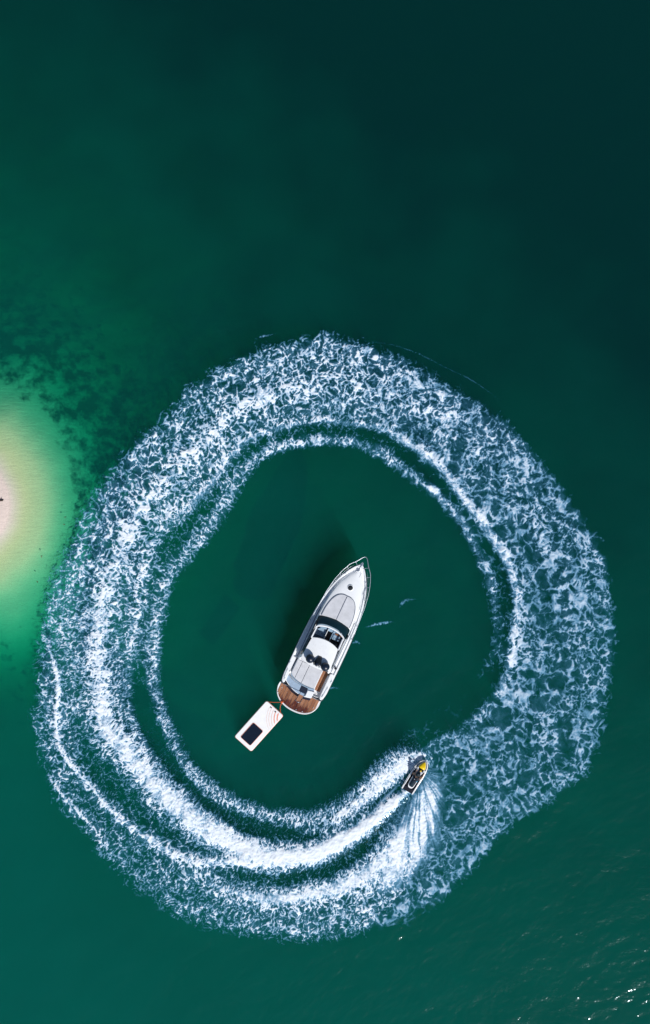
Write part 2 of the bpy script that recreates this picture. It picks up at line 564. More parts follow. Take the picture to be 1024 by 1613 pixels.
    thick = np.maximum(thick, solid)
    # mist and rays thrown off the hull of the ski
    sxk, syk = 660.0, 1214.0
    dk = np.hypot(x - sxk, y - syk)
    near = np.nonzero(dk < 260)[0]
    if len(near):
        xx, yy, dd = x[near], y[near], dk[near]
        phi = np.arctan2(yy - syk, xx - sxk) + .10 * ntex2[near]
        ray = fbm(phi * 11, dd / 90, 3, 91, .6) + .35 * fbm(phi * 34, dd / 50, 2, 95, .5)
        c, _, e = along(catmull(FANM), xx + 2 * jx[near], yy + 2 * jy[near], 90)
        f = np.exp(-np.clip(c / np.maximum(e[:, 0], 1), 0, 5) ** 3.2) * e[:, 1]
        mist = f * np.clip(.68 + 1.05 * ray + .50 * fine[near] + .35 * ntex[near], .2, 1.2)
        c2, _, e2 = along(catmull(SPRAYL), xx + jx[near], yy + jy[near], 60)
        f2_ = np.exp(-np.clip(c2 / np.maximum(e2[:, 0] * 1.1, 1), 0, 5) ** 2.6) * e2[:, 1]
        mist = np.maximum(mist, f2_ * np.clip(.75 + .9 * ntex[near] + .5 * fine[near], .1, 1.2))
        for pts in RAYS:
            c3, _, e3 = along(catmull(pts), xx + .6 * jx[near], yy + .6 * jy[near], 40)
            mist = np.maximum(mist, np.exp(-np.clip(c3 / np.maximum(e3[:, 0], 1), 0, 5) ** 2) * e3[:, 1] * np.clip(.9 + .8 * ray + .4 * fine[near], .2, 1.2))
        thick[near] = np.maximum(thick[near] * (1 - .75 * np.clip(f * 1.2, 0, 1) * sstep(125, 60, dd)), np.clip(mist, 0, 1))
    thick = thick * (1 - .24 * w_old * (1 - .8 * np.clip(sol * 1.5, 0, 1)))
    thick = thick ** 1.2
    return thick, relief, dens
# ---------------------------------------------------------------- the sea bed with its sand bank
def bed_height(X, Y):
    """metres -> sea-bed height; the bank rises just out of the water at the left of the image"""
    px, py = X * 18 + 512, 806.5 - Y * 18
    wob = fbm(X / 5, Y / 5, 4, 101, .55)
    wob2 = fbm(X / 1.7, Y / 1.7, 3, 105, .6)
    e = np.hypot((px + 34) / 114, (py - 792) / 152) + .10 * wob + .03 * wob2 * sstep(.6, 1.0, np.hypot((px + 34) / 114, (py - 792) / 152))
    d = np.interp(e, [0, .34, .42, .50, .60, .72, .86, .97, 1.08, 1.25, 1.45, 1.8, 2.4, 3.2, 4.5, 6.5, 60],
                  [-.25, -.12, -.01, .10, .21, .32, .48, .76, 1.15, 1.85, 2.7, 4.6, 7.4, 9.4, 10.5, 11.5, 22])
    # a tongue of lighter sand up the left side, deeper water towards the top and the right
    d = d - .9 * sstep(1.02, 1.3, e) * np.exp(-(((px - 40) / 70) ** 2 + ((py - 545) / 60) ** 2)) * (e > 1) * np.clip(.7 + 1.6 * wob, 0, 1.6)
    d = d - .5 * sstep(1.0, 1.25, e) * np.exp(-(((px - 30) / 60) ** 2 + ((py - 1000) / 60) ** 2)) * (e > 1)
    deep = sstep(0, 1, ((px - 200) / 1100) + (620 - py) / 900)
    d = d + deep * 7 * sstep(1.3, 2.6, e)
    d = d - .8 * sstep(1000, 1560, py) * sstep(1.6, 3, e) * sstep(1150, 200, px)
    d = d + 1.2 * wob * sstep(1.2, 2.5, e)
    d = np.where(e > .8, np.maximum(d, .4), d)
    return -d


xs = axis(-40, 40, .28, 3500); ys = axis(-56, 56, .28, 3500)
GX, GY = np.meshgrid(xs, ys)
BZ = bed_height(GX.ravel(), GY.ravel())
sm, N, L = node_mat('sea_bed_sand')
out = N.new('ShaderNodeOutputMaterial'); p = N.new('ShaderNodeBsdfPrincipled')
setin(p, Roughness=.9); p.inputs['Specular IOR Level'].default_value = .15
tc = N.new('ShaderNodeTexCoord')
nz = N.new('ShaderNodeTexNoise'); setin(nz, Scale=.86, Detail=9.0, Roughness=.66, Distortion=0.0)
L.new(tc.outputs['Object'], nz.inputs['Vector'])
nf = N.new('ShaderNodeTexNoise'); setin(nf, Scale=7.0, Detail=6.0, Roughness=.7)
L.new(tc.outputs['Object'], nf.inputs['Vector'])
sand = N.new('ShaderNodeValToRGB')
sand.color_ramp.elements[0].position = .3; sand.color_ramp.elements[1].position = .72
sand.color_ramp.elements[0].color = (.62, .51, .45, 1); sand.color_ramp.elements[1].color = (.74, .62, .55, 1)
L.new(nf.outputs['Fac'], sand.inputs[0])
at_d = N.new('ShaderNodeAttribute'); at_d.attribute_name = 'drowned'
film = N.new('ShaderNodeMix'); film.data_type = 'RGBA'; film.blend_type = 'MULTIPLY'
L.new(at_d.outputs['Fac'], film.inputs['Factor']); L.new(sand.outputs[0], film.inputs[6]); film.inputs[7].default_value = (.98, 1.0, .60, 1)
# weed growing on the bed, thicker below the edge of the bank ('weed' is measured on the bed itself)
at_w = N.new('ShaderNodeAttribute'); at_w.attribute_name = 'weed'
ad = N.new('ShaderNodeMath'); ad.operation = 'MULTIPLY_ADD'; ad.inputs[1].default_value = 1.0
sub = N.new('ShaderNodeMath'); sub.operation = 'SUBTRACT'; sub.inputs[1].default_value = .55
L.new(nz.outputs['Fac'], sub.inputs[0])
mu = N.new('ShaderNodeMath'); mu.operation = 'MULTIPLY'; mu.inputs[1].default_value = 2.2
L.new(sub.outputs[0], mu.inputs[0])
L.new(at_w.outputs['Fac'], ad.inputs[0]); L.new(mu.outputs[0], ad.inputs[2])
mr = N.new('ShaderNodeMapRange'); setin(mr, From_Min=.34, From_Max=.74)
L.new(ad.outputs[0], mr.inputs['Value'])
mx = N.new('ShaderNodeMix'); mx.data_type = 'RGBA'
L.new(mr.outputs[0], mx.inputs['Factor']); L.new(film.outputs[2], mx.inputs[6]); mx.inputs[7].default_value = (.055, .10, .05, 1)
L.new(mx.outputs[2], p.inputs['Base Color'])
bp = N.new('ShaderNodeBump'); setin(bp, Strength=.7, Distance=.07)
mpw = N.new('ShaderNodeMapping'); mpw.inputs['Rotation'].default_value = (0, 0, R(-38)); mpw.inputs['Scale'].default_value = (.7, 2.6, 1)
wv = N.new('ShaderNodeTexNoise'); setin(wv, Scale=1.5, Detail=4.0, Roughness=.6, Distortion=.15)
L.new(tc.outputs['Object'], mpw.inputs['Vector']); L.new(mpw.outputs[0], wv.inputs['Vector'])
am = N.new('ShaderNodeMath'); am.operation = 'MULTIPLY_ADD'; am.inputs[1].default_value = .35
L.new(nf.outputs['Fac'], am.inputs[0]); L.new(wv.outputs['Fac'], am.inputs[2])
L.new(am.outputs[0], bp.inputs['Height']); L.new(bp.outputs[0], p.inputs['Normal'])
L.new(p.outputs[0], out.inputs['Surface'])
gx, gy = GX.ravel(), GY.ravel()
_e = np.hypot((gx * 18 + 546) / 114, (806.5 - gy * 18 - 792) / 152)
weed = .60 * sstep(1.1, 1.35, _e) * sstep(3.0, 1.7, _e) * (1 - .6 * sstep(860, 960, 806.5 - gy * 18)) + .18 * sstep(1.2, 2, _e) - .7 * sstep(1.22, 1.0, _e)
bed = link(bpy.data.objects.new('sea_bed', np_mesh('sea_bed', np.stack([gx, gy, BZ], 1), grid_faces(len(xs), len(ys)), sm, attrs={'weed': weed, 'drowned': sstep(.02, -.28, BZ)})))
tag(bed, 'sandy sea bed rising to a pale sand bank at the left edge', kind='structure')

# ---------------------------------------------------------------- the water: a closed body with a moving surface
wxs = axis(-34, 34, .15, 3400); wys = axis(-49, 49, .15, 3400)
WX, WY = np.meshgrid(wxs, wys)
wx_, wy_ = WX.ravel(), WY.ravel()


def ring_mask(px, py, pad):
    th = np.arctan2(py - CY, px - CX); r = np.hypot(px - CX, py - CY)
    g, a = polar_edge(INNER); Ri = np.interp(th, g, a)
    g, a = polar_edge(OUTER); Ro = np.interp(th, g, a)
    return (r > Ri - pad) & (r < Ro + pad), r - Ri, r - Ro, th


px, py = wx_ * 18 + 512, 806.5 - wy_ * 18
near = (np.abs(wx_) < 60) & (np.abs(wy_) < 70)
ca, sa = math.cos(.35), math.sin(.35)
ru, rv = wx_ * ca + wy_ * sa, -wx_ * sa + wy_ * ca
WZ = np.where(near, .09 * fbm(ru / 3.6, rv / 2.2, 2, 201) + .035 * fbm(wx_ / 9, wy_ / 7, 2, 205)
              + (.047 + .036 * fbm(wx_ / 12, wy_ / 12, 2, 207)) * fbm(ru / 1.1, rv / .62, 3, 203, .6), 0)
WZ *= np.clip(-bed_height(wx_, wy_) / 1.5, .10, 1)          # small waves die out over the shallows
m, di, do, th = ring_mask(px, py, 40)
mi = np.nonzero(m)[0]
_, rel, _ = foam_field(px[mi], py[mi])
WZ[mi] += rel * .8
# swell thrown out ahead of the wake and into the ring
WZ += .035 * np.sin(do / 9.0) * np.exp(-((do - 38) / 26) ** 2) * (.4 + .6 * sstep(-.2, .8, -np.sin(th)))
WZ += .03 * np.sin(di / 8.0) * np.exp(-((di + 45) / 34) ** 2)
nxw, nyw = len(wxs), len(wys)
top = grid_faces(nxw, nyw)
idx = np.arange(nxw * nyw).reshape(nyw, nxw)
loop = np.concatenate([idx[0, :], idx[1:, -1], idx[-1, -2::-1], idx[-2:0:-1, 0]])
nb = nxw * nyw
floor_z = -40.0
nl_ = len(loop)
co = np.concatenate([np.stack([wx_, wy_, WZ], 1), np.stack([wx_[loop], wy_[loop], np.full(nl_, floor_z)], 1)])
k = np.arange(nl_); k2 = np.roll(k, -1)
sides = np.stack([loop, k + nb, k2 + nb, loop[k2]], 1)
front = np.arange(nxw) + nb                                   # lower edge of the front side, then of the far side in the same order
far_ = nb + nxw + nyw - 2 + np.arange(nxw)[::-1]
under = np.stack([front[:-1], far_[:-1], far_[1:], front[1:]], 1)
faces = np.concatenate([top, sides, under])

wm, N, L = node_mat('sea_water')
out = N.new('ShaderNodeOutputMaterial')
tr = N.new('ShaderNodeBsdfTransparent')
gl = N.new('ShaderNodeBsdfGlossy'); setin(gl, Roughness=.10, Color=(.72, .92, 1, 1))
fr = N.new('ShaderNodeFresnel')
# light passes the surface unbent, so both sides use the outer reflectance (the node inverts the index on back faces)
ge = N.new('ShaderNodeNewGeometry')
io = N.new('ShaderNodeMapRange'); setin(io, To_Min=1.333, To_Max=.75)
L.new(ge.outputs['Backfacing'], io.inputs['Value']); L.new(io.outputs[0], fr.inputs['IOR'])
mxs = N.new('ShaderNodeMixShader')
tc = N.new('ShaderNodeTexCoord')
nn = N.new('ShaderNodeTexNoise'); setin(nn, Scale=2.3, Detail=2.0, Roughness=.5)
L.new(tc.outputs['Object'], nn.inputs['Vector'])
bp = N.new('ShaderNodeBump'); setin(bp, Strength=1.0, Distance=.035)
L.new(nn.outputs['Fac'], bp.inputs['Height'])
L.new(bp.outputs[0], gl.inputs['Normal'])
L.new(fr.outputs[0], mxs.inputs[0]); L.new(tr.outputs[0], mxs.inputs[1]); L.new(gl.outputs[0], mxs.inputs[2])
L.new(mxs.outputs[0], out.inputs['Surface'])
# absorbing water with suspended silt: clear offshore (upper right), cloudier towards the bank and the shallows
SA = (.75, .107, .155)
CLEAR, SILT = (.001, .0178, .0240), (.0026, .122, .104)
da, ds = max(SA) * 1.2, .16
va = N.new('ShaderNodeVolumeAbsorption'); va.inputs['Color'].default_value = (*[1 - s / da for s in SA], 1); va.inputs['Density'].default_value = da
vsn = N.new('ShaderNodeVolumeScatter'); vsn.inputs['Density'].default_value = ds
vsn.inputs['Anisotropy'].default_value = 0.0
sx = N.new('ShaderNodeSeparateXYZ'); L.new(tc.outputs['Object'], sx.inputs[0])
k1 = N.new('ShaderNodeMath'); k1.operation = 'MULTIPLY_ADD'; k1.inputs[1].default_value = -.0062; k1.inputs[2].default_value = .015
L.new(sx.outputs['X'], k1.inputs[0])
k2 = N.new('ShaderNodeMath'); k2.operation = 'MULTIPLY_ADD'; k2.inputs[1].default_value = -.0086; k2.use_clamp = True
cl = N.new('ShaderNodeTexNoise'); setin(cl, Scale=.10, Detail=4.0, Roughness=.6); L.new(tc.outputs['Object'], cl.inputs['Vector'])
k3 = N.new('ShaderNodeMath'); k3.operation = 'MULTIPLY_ADD'; k3.inputs[1].default_value = .66
L.new(cl.outputs['Fac'], k3.inputs[0]); L.new(k1.outputs[0], k3.inputs[2])
L.new(sx.outputs['Y'], k2.inputs[0]); L.new(k3.outputs[0], k2.inputs[2])
vm = N.new('ShaderNodeMix'); vm.data_type = 'RGBA'
L.new(k2.outputs[0], vm.inputs['Factor'])
vm.inputs[6].default_value = (*[c / ds for c in CLEAR], 1); vm.inputs[7].default_value = (*[c / ds for c in SILT], 1)
L.new(vm.outputs[2], vsn.inputs['Color'])
va_add = N.new('ShaderNodeAddShader')
L.new(va.outputs[0], va_add.inputs[0]); L.new(vsn.outputs[0], va_add.inputs[1])
L.new(va_add.outputs[0], out.inputs['Volume'])
water = link(bpy.data.objects.new('water', np_mesh('water', co, faces, wm)))
tag(water, 'dark green sea water ruffled by small waves', kind='structure')


def water_z(x, y):
    """height of the water surface, bilinear on its own grid"""
    i = np.clip(np.searchsorted(wxs, x) - 1, 0, nxw - 2); j = np.clip(np.searchsorted(wys, y) - 1, 0, nyw - 2)
    Z = WZ.reshape(nyw, nxw)
    u = (x - wxs[i]) / (wxs[i + 1] - wxs[i]); v = (y - wys[j]) / (wys[j + 1] - wys[j])
    return (Z[j, i] * (1 - u) + Z[j, i + 1] * u) * (1 - v) + (Z[j + 1, i] * (1 - u) + Z[j + 1, i + 1] * u) * v


# ---------------------------------------------------------------- foam lying on the water
fm, N, L = node_mat('sea_foam')
out = N.new('ShaderNodeOutputMaterial')
p = N.new('ShaderNodeBsdfPrincipled'); setin(p, Roughness=.75); p.inputs['Specular IOR Level'].default_value = .3
tr = N.new('ShaderNodeBsdfTransparent')
aw = N.new('ShaderNodeAttribute'); aw.attribute_name = 'thickness'
al = N.new('ShaderNodeMapRange'); setin(al, From_Min=.02, From_Max=.86, To_Max=.97); L.new(aw.outputs['Fac'], al.inputs['Value'])
# thin films of bubbles are watery blue, deep froth is white
fc = N.new('ShaderNodeValToRGB'); fc.color_ramp.elements[0].position = .08; fc.color_ramp.elements[0].color = (.02, .20, .42, 1)
fc.color_ramp.elements[1].position = .92; fc.color_ramp.elements[1].color = (.82, .88, .94, 1)
e_ = fc.color_ramp.elements.new(.5); e_.color = (.20, .46, .72, 1)
L.new(aw.outputs['Fac'], fc.inputs[0]); L.new(fc.outputs[0], p.inputs['Base Color'])
mxs = N.new('ShaderNodeMixShader')
L.new(al.outputs[0], mxs.inputs[0]); L.new(tr.outputs[0], mxs.inputs[1]); L.new(p.outputs[0], mxs.inputs[2])
L.new(mxs.outputs[0], out.inputs['Surface'])


def foam_sheet(name, PX, PY, thick, keep_at=.035):
    """image-pixel grid (2-d arrays) -> mesh of the cells that carry foam"""
    ny, nx = PX.shape
    x, y = (PX.ravel() - 512) / 18, (806.5 - PY.ravel()) / 18
    t = thick.ravel()
    lump = fbm(x * 2.2, y * 2.2, 3, 301, .6)
    z = water_z(x, y) + .02 + .08 * t ** 1.3 + .12 * t * lump
    F = grid_faces(nx, ny)
    F = F[t[F].max(1) > keep_at]
    used = np.unique(F)
    remap = np.full(nx * ny, -1); remap[used] = np.arange(len(used))
    me = np_mesh(name, np.stack([x, y, z], 1)[used], remap[F][:, ::-1], fm, attrs={'thickness': t[used]})
    return link(bpy.data.objects.new(name, me))


STEP = 1.05
FX, FY = np.meshgrid(np.arange(30, 985, STEP), np.arange(510, 1500, STEP))
fx, fy = FX.ravel(), FY.ravel()
m, _, _, _ = ring_mask(fx, fy, 28)
T = np.zeros(fx.shape)
T[m] = foam_field(fx[m], fy[m])[0]
tag(foam_sheet('wake_foam', FX, FY, T.reshape(FX.shape)), 'broad ring of white wake foam circling the yacht', 'foam', kind='stuff')
# ---------------------------------------------------------------- materials for the boats
M = {}
M['gel'] = mat('white_gelcoat', (.86, .875, .885), .28, var=.05, scale=1.2, coat=.3)
M['gel_matt'] = mat('nonslip_deck', (.78, .79, .80), .65, var=.06, scale=3, bump=.15, bscale=120)
M['navy'] = mat('navy_trim', (.006, .013, .032), .35, var=.25, scale=4)
M['black'] = mat('black_plastic', (.006, .009, .014), .38, var=.3, scale=9)
M['cushion'] = mat('grey_white_vinyl', (.60, .61, .64), .62, var=.12, scale=2.2, bump=.25, bscale=14)
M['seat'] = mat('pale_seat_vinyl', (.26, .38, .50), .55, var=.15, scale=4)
M['seat_dark'] = mat('dark_seat_insert', (.06, .09, .14), .55, var=.2, scale=8)
M['glass'] = mat('tinted_windscreen', (.004, .024, .034), .12, var=.25, scale=2.0, spec=.4)
M['steel'] = mat('polished_steel', (.55, .60, .66), .42, metal=1.0, var=.1, scale=10)
M['floor'] = mat('dark_cabin_sole', (.030, .017, .012), .5, var=.3, scale=7)
M['seam'] = mat('dark_seam_piping', (.10, .13, .19), .7, var=.2)  # dark blue-grey of seams, joints and small fittings
M['wood_trim'] = mat('varnished_wood', (.26, .10, .035), .35, var=.25, scale=8, stretch=(6, 1, 1))


def teak(name, base):
    """oiled teak with soaked, darker patches towards the water"""
    m, N, L = node_mat(name)
    out = N.new('ShaderNodeOutputMaterial'); p = N.new('ShaderNodeBsdfPrincipled')
    p.inputs['Specular IOR Level'].default_value = .35
    tc = N.new('ShaderNodeTexCoord')
    mp = N.new('ShaderNodeMapping'); mp.inputs['Scale'].default_value = (14, 1.2, 4)
    L.new(tc.outputs['Object'], mp.inputs['Vector'])
    g = N.new('ShaderNodeTexNoise'); setin(g, Scale=2.0, Detail=6.0, Roughness=.65); L.new(mp.outputs[0], g.inputs['Vector'])
    r = N.new('ShaderNodeValToRGB')
    b = Vector(base)
    r.color_ramp.elements[0].position = .3; r.color_ramp.elements[0].color = (*(b * .62), 1)
    r.color_ramp.elements[1].position = .72; r.color_ramp.elements[1].color = (*(b * 1.25), 1)
    L.new(g.outputs['Fac'], r.inputs[0])
    mp2 = N.new('ShaderNodeMapping'); mp2.inputs['Scale'].default_value = (2.4, .75, 1)
    L.new(tc.outputs['Object'], mp2.inputs['Vector'])
    w = N.new('ShaderNodeTexNoise'); setin(w, Scale=1.3, Detail=4.0, Roughness=.6, Distortion=.5); L.new(mp2.outputs[0], w.inputs['Vector'])
    sx = N.new('ShaderNodeSeparateXYZ'); L.new(tc.outputs['Object'], sx.inputs[0])
    wr = N.new('ShaderNodeMapRange'); setin(wr, From_Min=1.5, From_Max=.1, To_Min=-.22, To_Max=.34); L.new(sx.outputs['Y'], wr.inputs['Value'])
    ad = N.new('ShaderNodeMath'); ad.operation = 'ADD'; L.new(w.outputs['Fac'], ad.inputs[0]); L.new(wr.outputs[0], ad.inputs[1])
    wm_ = N.new('ShaderNodeMapRange'); setin(wm_, From_Min=.45, From_Max=.66); L.new(ad.outputs[0], wm_.inputs['Value'])
    mx = N.new('ShaderNodeMix'); mx.data_type = 'RGBA'
    L.new(wm_.outputs[0], mx.inputs['Factor']); L.new(r.outputs[0], mx.inputs[6])
    mx.inputs[7].default_value = (base[0] * .32, base[1] * .20, base[2] * .26, 1)
    L.new(mx.outputs[2], p.inputs['Base Color'])
    ro = N.new('ShaderNodeMapRange'); setin(ro, To_Min=.62, To_Max=.25); L.new(wm_.outputs[0], ro.inputs['Value'])
    L.new(ro.outputs[0], p.inputs['Roughness'])
    L.new(p.outputs[0], out.inputs['Surface'])
    return m


TEAK = [teak('teak_plank', c) for c in ((.30, .125, .058), (.37, .170, .088), (.25, .098, .044), (.34, .148, .070))]

# ---------------------------------------------------------------- the motor yacht (local x to starboard, y towards the bow, metres)
YA = R(-25.4)
YX, YY, _ = at(459.2, 1118.8)
yacht = empty('motor_yacht', (YX, YY, 0), YA)
tag(yacht, 'white motor yacht with teak stern platform anchored inside the foam ring', 'yacht')

ST = [2.0, 2.35, 2.8, 3.8, 5.1, 6.7, 8.0, 9.0, 10.0, 10.9, 11.6, 12.2, 12.9, 13.4, 13.8, 14.1, 14.22]
HB = [1.86, 1.98, 2.05, 2.06, 2.07, 2.06, 2.02, 1.96, 1.86, 1.72, 1.54, 1.36, 1.07, .78, .50, .20, .04]


def beam(y): return float(np.interp(y, ST, HB))
def sheer(y): return float(np.interp(y, [2, 5, 9, 12, 14.22], [1.42, 1.52, 1.72, 1.88, 1.98]))
def coach(y): return float(np.interp(y, [2.0, 4.6, 5.2, 8.6, 9.6, 10.6, 11.6, 12.4, 13.0, 13.5, 13.9], [1.50, 1.50, 1.52, 1.55, 1.50, 1.40, 1.20, .92, .64, .34, .12]))
def coach_z(y): return float(np.interp(y, [2, 4.5, 8.8, 10.5, 12, 13.2, 13.9], [1.5, 1.95, 2.30, 2.24, 2.12, 2.0, 1.93]))


# hull: keel, chine, flare and sheer lofted through the stations
rings = []
for y, b in zip(ST, HB):
    s = sheer(y)
    fore = np.clip((y - 8) / 6.2, 0, 1)
    wl = b * (0.93 - .34 * fore ** 1.4)
    keel = -.85 + 1.25 * max(0, fore - .55) ** 1.2 * 2.0
    half = [(0, keel), (wl * .55, min(keel * .62, s - .3)), (wl * .93, -.12 + .35 * fore), (wl, .12 + .38 * fore), (b * (.985 - .05 * fore), s * .55 + .2 * fore), (b + .012, s - .16), (b + .012, s - .06), (b - .02, s)]
    rings.append([(-x, y, z) for x, z in half[::-1]] + [(x, y, z) for x, z in half[1:]])
h = MB().loft(rings)
h.add(rings[0], [tuple(range(len(rings[0])))])
hull = h.build('hull', M['gel'], yacht, sharp=40)
for s in (-1, 1):
    pts = [(s * (beam(y) + .03), y, sheer(y) - .11) for y in np.linspace(2.05, 14.15, 40)]
    MB().tube(pts, .035, 6).build('rub_rail', M['navy'], hull)
    # dark hull windows
    rows = []
    for y in np.linspace(6.3, 10.4, 12):
        e = min(1, (y - 6.3) / .5, (10.4 - y) / .9) + .02
        b = beam(y)
        fore = np.clip((y - 8) / 6.2, 0, 1)
        zc = sheer(y) * .62
        x = b * (.987 - .045 * fore) + .008
        rows.append([(s * x, y, zc - .13 * e), (s * (x + .006), y, zc + .13 * e)])
    MB().loft(rows).build('hull_window', M['glass'], hull)

# deck with a raised toe rail, sunken side decks and the crown of the coachroof; open over the helm
def deck_half(y):
    b, s, c, zc = beam(y), sheer(y), min(coach(y), beam(y) - .20), coach_z(y)
    lip = min(.13, b * .3)
    step_ = .10 * min(1, b)
    zc = max(zc, s - step_ + .02)
    return [(b - .02, s), (b - .03, s + .045), (b - lip, s + .045), (b - lip - .02, s - step_), (c + .07, s - step_), (c + .015, s - step_ + .4 * (zc - s + step_)), (c - .05, zc - .05), (c - .16, zc)], c, zc


rings = []
for y in np.concatenate([np.linspace(8.36, 13.0, 26), np.linspace(13.1, 13.95, 8)]):
    half, c, zc = deck_half(y)
    half = half + [(c * .5, zc + .05), (0, zc + .065)]
    rings.append([(-x, y, z) for x, z in half] + [(x, y, z) for x, z in half[-2::-1]])
d = MB().loft(rings)
d.add(rings[-1], [tuple(range(len(rings[-1])))])
for s in (-1, 1):
    rings = []
    for y in np.linspace(4.55, 8.36, 14):
        half, c, zc = deck_half(y)
        half = half + [(c - .20, zc - .02), (c - .21, 1.5)]
        rings.append([(s * x, y, z) for x, z in half])
    d.loft(rings)
    d.add(rings[0], [tuple(range(len(rings[0])))])
deck = d.build('deck', M['gel'], yacht, sharp=35)
# a fillet of deck at the very bow
MB().prism([(-.36, 13.9), (-.2, 14.1), (0, 14.2), (.2, 14.1), (.36, 13.9), (0, 13.8)], 1.7, 1.985, .02).build('bow_cap', M['gel'], deck)


def deck_z(x, y):
    c = min(coach(y), beam(y) - .2)
    t = min(1, abs(x) / max(c, .01))
    return coach_z(y) + .065 - .065 * t * t


def outline(pts, n=8, closed=False):
    c = catmull(np.array(pts, float), n)
    return [tuple(p) for p in c]


# foredeck sun pad: two cushions and the moulded edge round them
left_ = outline([(-.02, 11.26), (-.36, 11.24), (-.72, 11.05), (-1.0, 10.65), (-1.18, 10.1), (-1.27, 9.5), (-1.30, 8.85)])
pad_frame = []
for s in (-1, 1):
    pts = [(s * abs(x), y) for x, y in left_] + [(s * .022, 9.05)]
    pts = [(x, y, deck_z(x, y) - 2.25) for x, y in pts]
    pts = [(x - s * 0.0, y, z) for x, y, z in pts]
    if s > 0: pts = pts[::-1]
    MB().prism([(p[0], p[1], p[2]) for p in pts], 2.05, 2.25 + .055, .035, 3).build('sun_pad_cushion', M['cushion'], deck)
edge = [(x * 1.03, y + .03, deck_z(x, y) + .012) for x, y in left_]
edge = edge[::-1] + [(-x, y, z) for x, y, z in edge]
MB().tube(edge, .022, 6).build('sun_pad_rim', M['seam'], deck)
MB().tube([(0, y, deck_z(0, y) + .035) for y in np.linspace(9.1, 11.2, 8)], .028, 6).build('cushion_joint', M['seam'], deck)

# round deck hatch
hz = deck_z(0, 12.0)
hat = MB().lathe([(.27, -.05), (.27, .03), (.25, .045), (.215, .045)], (-.05, 12.0, hz), 28).build('hatch_ring', M['gel'], deck)
MB().lathe([(.215, 0), (.215, .052), (.18, .062), (.05, .066)], (-.05, 12.0, hz), 28).build('hatch_lens', M['black'], hat)

# anchor locker, windlass, anchor
lk = MB().prism([(-.30, 13.1), (.22, 13.1), (.12, 13.52), (-.20, 13.52)], 1.9, 2.035, .012)
locker = lk.build('anchor_locker_lid', M['gel_matt'], deck)
MB().tube([(.26, 13.55, 2.05), (.26, 13.12, 2.05), (.05, 13.04, 2.05)], .014, 5).build('locker_hinge', M['seam'], locker)
wz = 1.99
wl_ = MB().lathe([(.085, 0), (.085, .06), (.05, .08), (.05, .15), (.08, .17), (.07, .2), (.02, .21)], (-.02, 13.62, wz), 14).build('windlass', M['steel'], deck)
MB().box((-.10, 13.60, wz + .05), (.12, .10, .10), bevel=.02).build('windlass_motor', M['seam'], wl_)
an = MB().tube([(0, 13.6, wz + .07), (0, 14.1, wz + .07), (0, 14.38, wz + .02)], .028, 6)
an.add([(0, 14.48, 1.86), (-.16, 14.18, 1.98), (0, 14.20, 2.07), (.16, 14.18, 1.98)], [(0, 1, 2), (0, 2, 3), (0, 3, 1), (1, 3, 2)])
an.box((0, 14.22, 2.0), (.16, .34, .05), bevel=.01)
an.build('anchor', M['steel'], yacht)
for (x, y) in ((-.28, 13.32), (-.10, 13.42)):
    MB().lathe([(.035, 0), (.035, .02), (.02, .03)], (x, y, 2.035), 10).build('deck_filler', M['steel'], deck)


def cleat(x, y, z, rz, parent):
    m_ = Matrix.Translation((x, y, z)) @ Matrix.Rotation(rz, 4, 'Z')
    c = MB()
    P = lambda *a: tuple(m_ @ Vector(a))
    c.tube([P(0, -.13, .07), P(0, -.05, .06), P(0, .05, .06), P(0, .13, .07)], [.012, .02, .02, .012], 6)
    c.tube([P(0, -.04, 0), P(0, -.04, .06)], .016, 6); c.tube([P(0, .04, 0), P(0, .04, .06)], .016, 6)
    return c.build('cleat', M['steel'], parent)


for s in (-1, 1):
    for y in (12.95, 8.0, 3.95):
        cleat(s * (beam(y) - .09), y, sheer(y) + .045, -s * .1, deck)

# pulpit and side rails with stanchions
def rail_pt(s, y):
    out_ = np.interp(y, [8, 11, 13, 14, 14.95], [-.02, .06, .22, .33, .0])
    b = np.interp(y, [8, 11, 12.2, 13.0, 13.7, 14.2, 14.6, 14.8, 14.9, 14.95], [2.0, 1.72, 1.42, 1.12, .74, .48, .32, .22, .12, 0]) + (out_ if y < 13.8 else out_ * max(0, (14.95 - y) / 1.2))
    return (s * float(b), float(y), float(np.interp(y, [8.0, 8.6, 12, 14.95], [1.85, 2.32, 2.5, 2.62])))


for s in (-1, 1):
    ysr = np.concatenate([np.linspace(8.0, 13.6, 24), np.linspace(13.75, 14.8, 8), [14.86, 14.91, 14.94, 14.95]])
    rl = MB().tube([rail_pt(s, y) for y in ysr], .026, 6).build('bow_rail', M['steel'], yacht)
    for y in (9.2, 10.4, 11.5, 12.5, 13.3, 13.95):
        t = rail_pt(s, y + .28)
        MB().tube([(s * (beam(y) - .07), y, sheer(y)), t], .019, 6).build('stanchion', M['steel'], rl)
    pts = [Vector(rail_pt(s, y)).lerp(Vector((s * (beam(y) - .07), y, sheer(y))), .5) for y in np.linspace(9.4, 13.9, 20)]
    MB().tube(pts, .010, 5).build('guard_wire', M['steel'], rl)

# side deck grab rail along the coachroof
for s in (-1, 1):
    MB().tube([(s * (coach(y) + .03), y, sheer(y) + .16) for y in np.linspace(4.9, 8.6, 12)], .016, 5).build('grab_rail', M['steel'], deck)
    MB().tube([(s * (coach(y) + .10), y, sheer(y) - .07) for y in np.linspace(4.7, 9.4, 14)], .020, 5).build('drain_channel', M['seam'], deck)

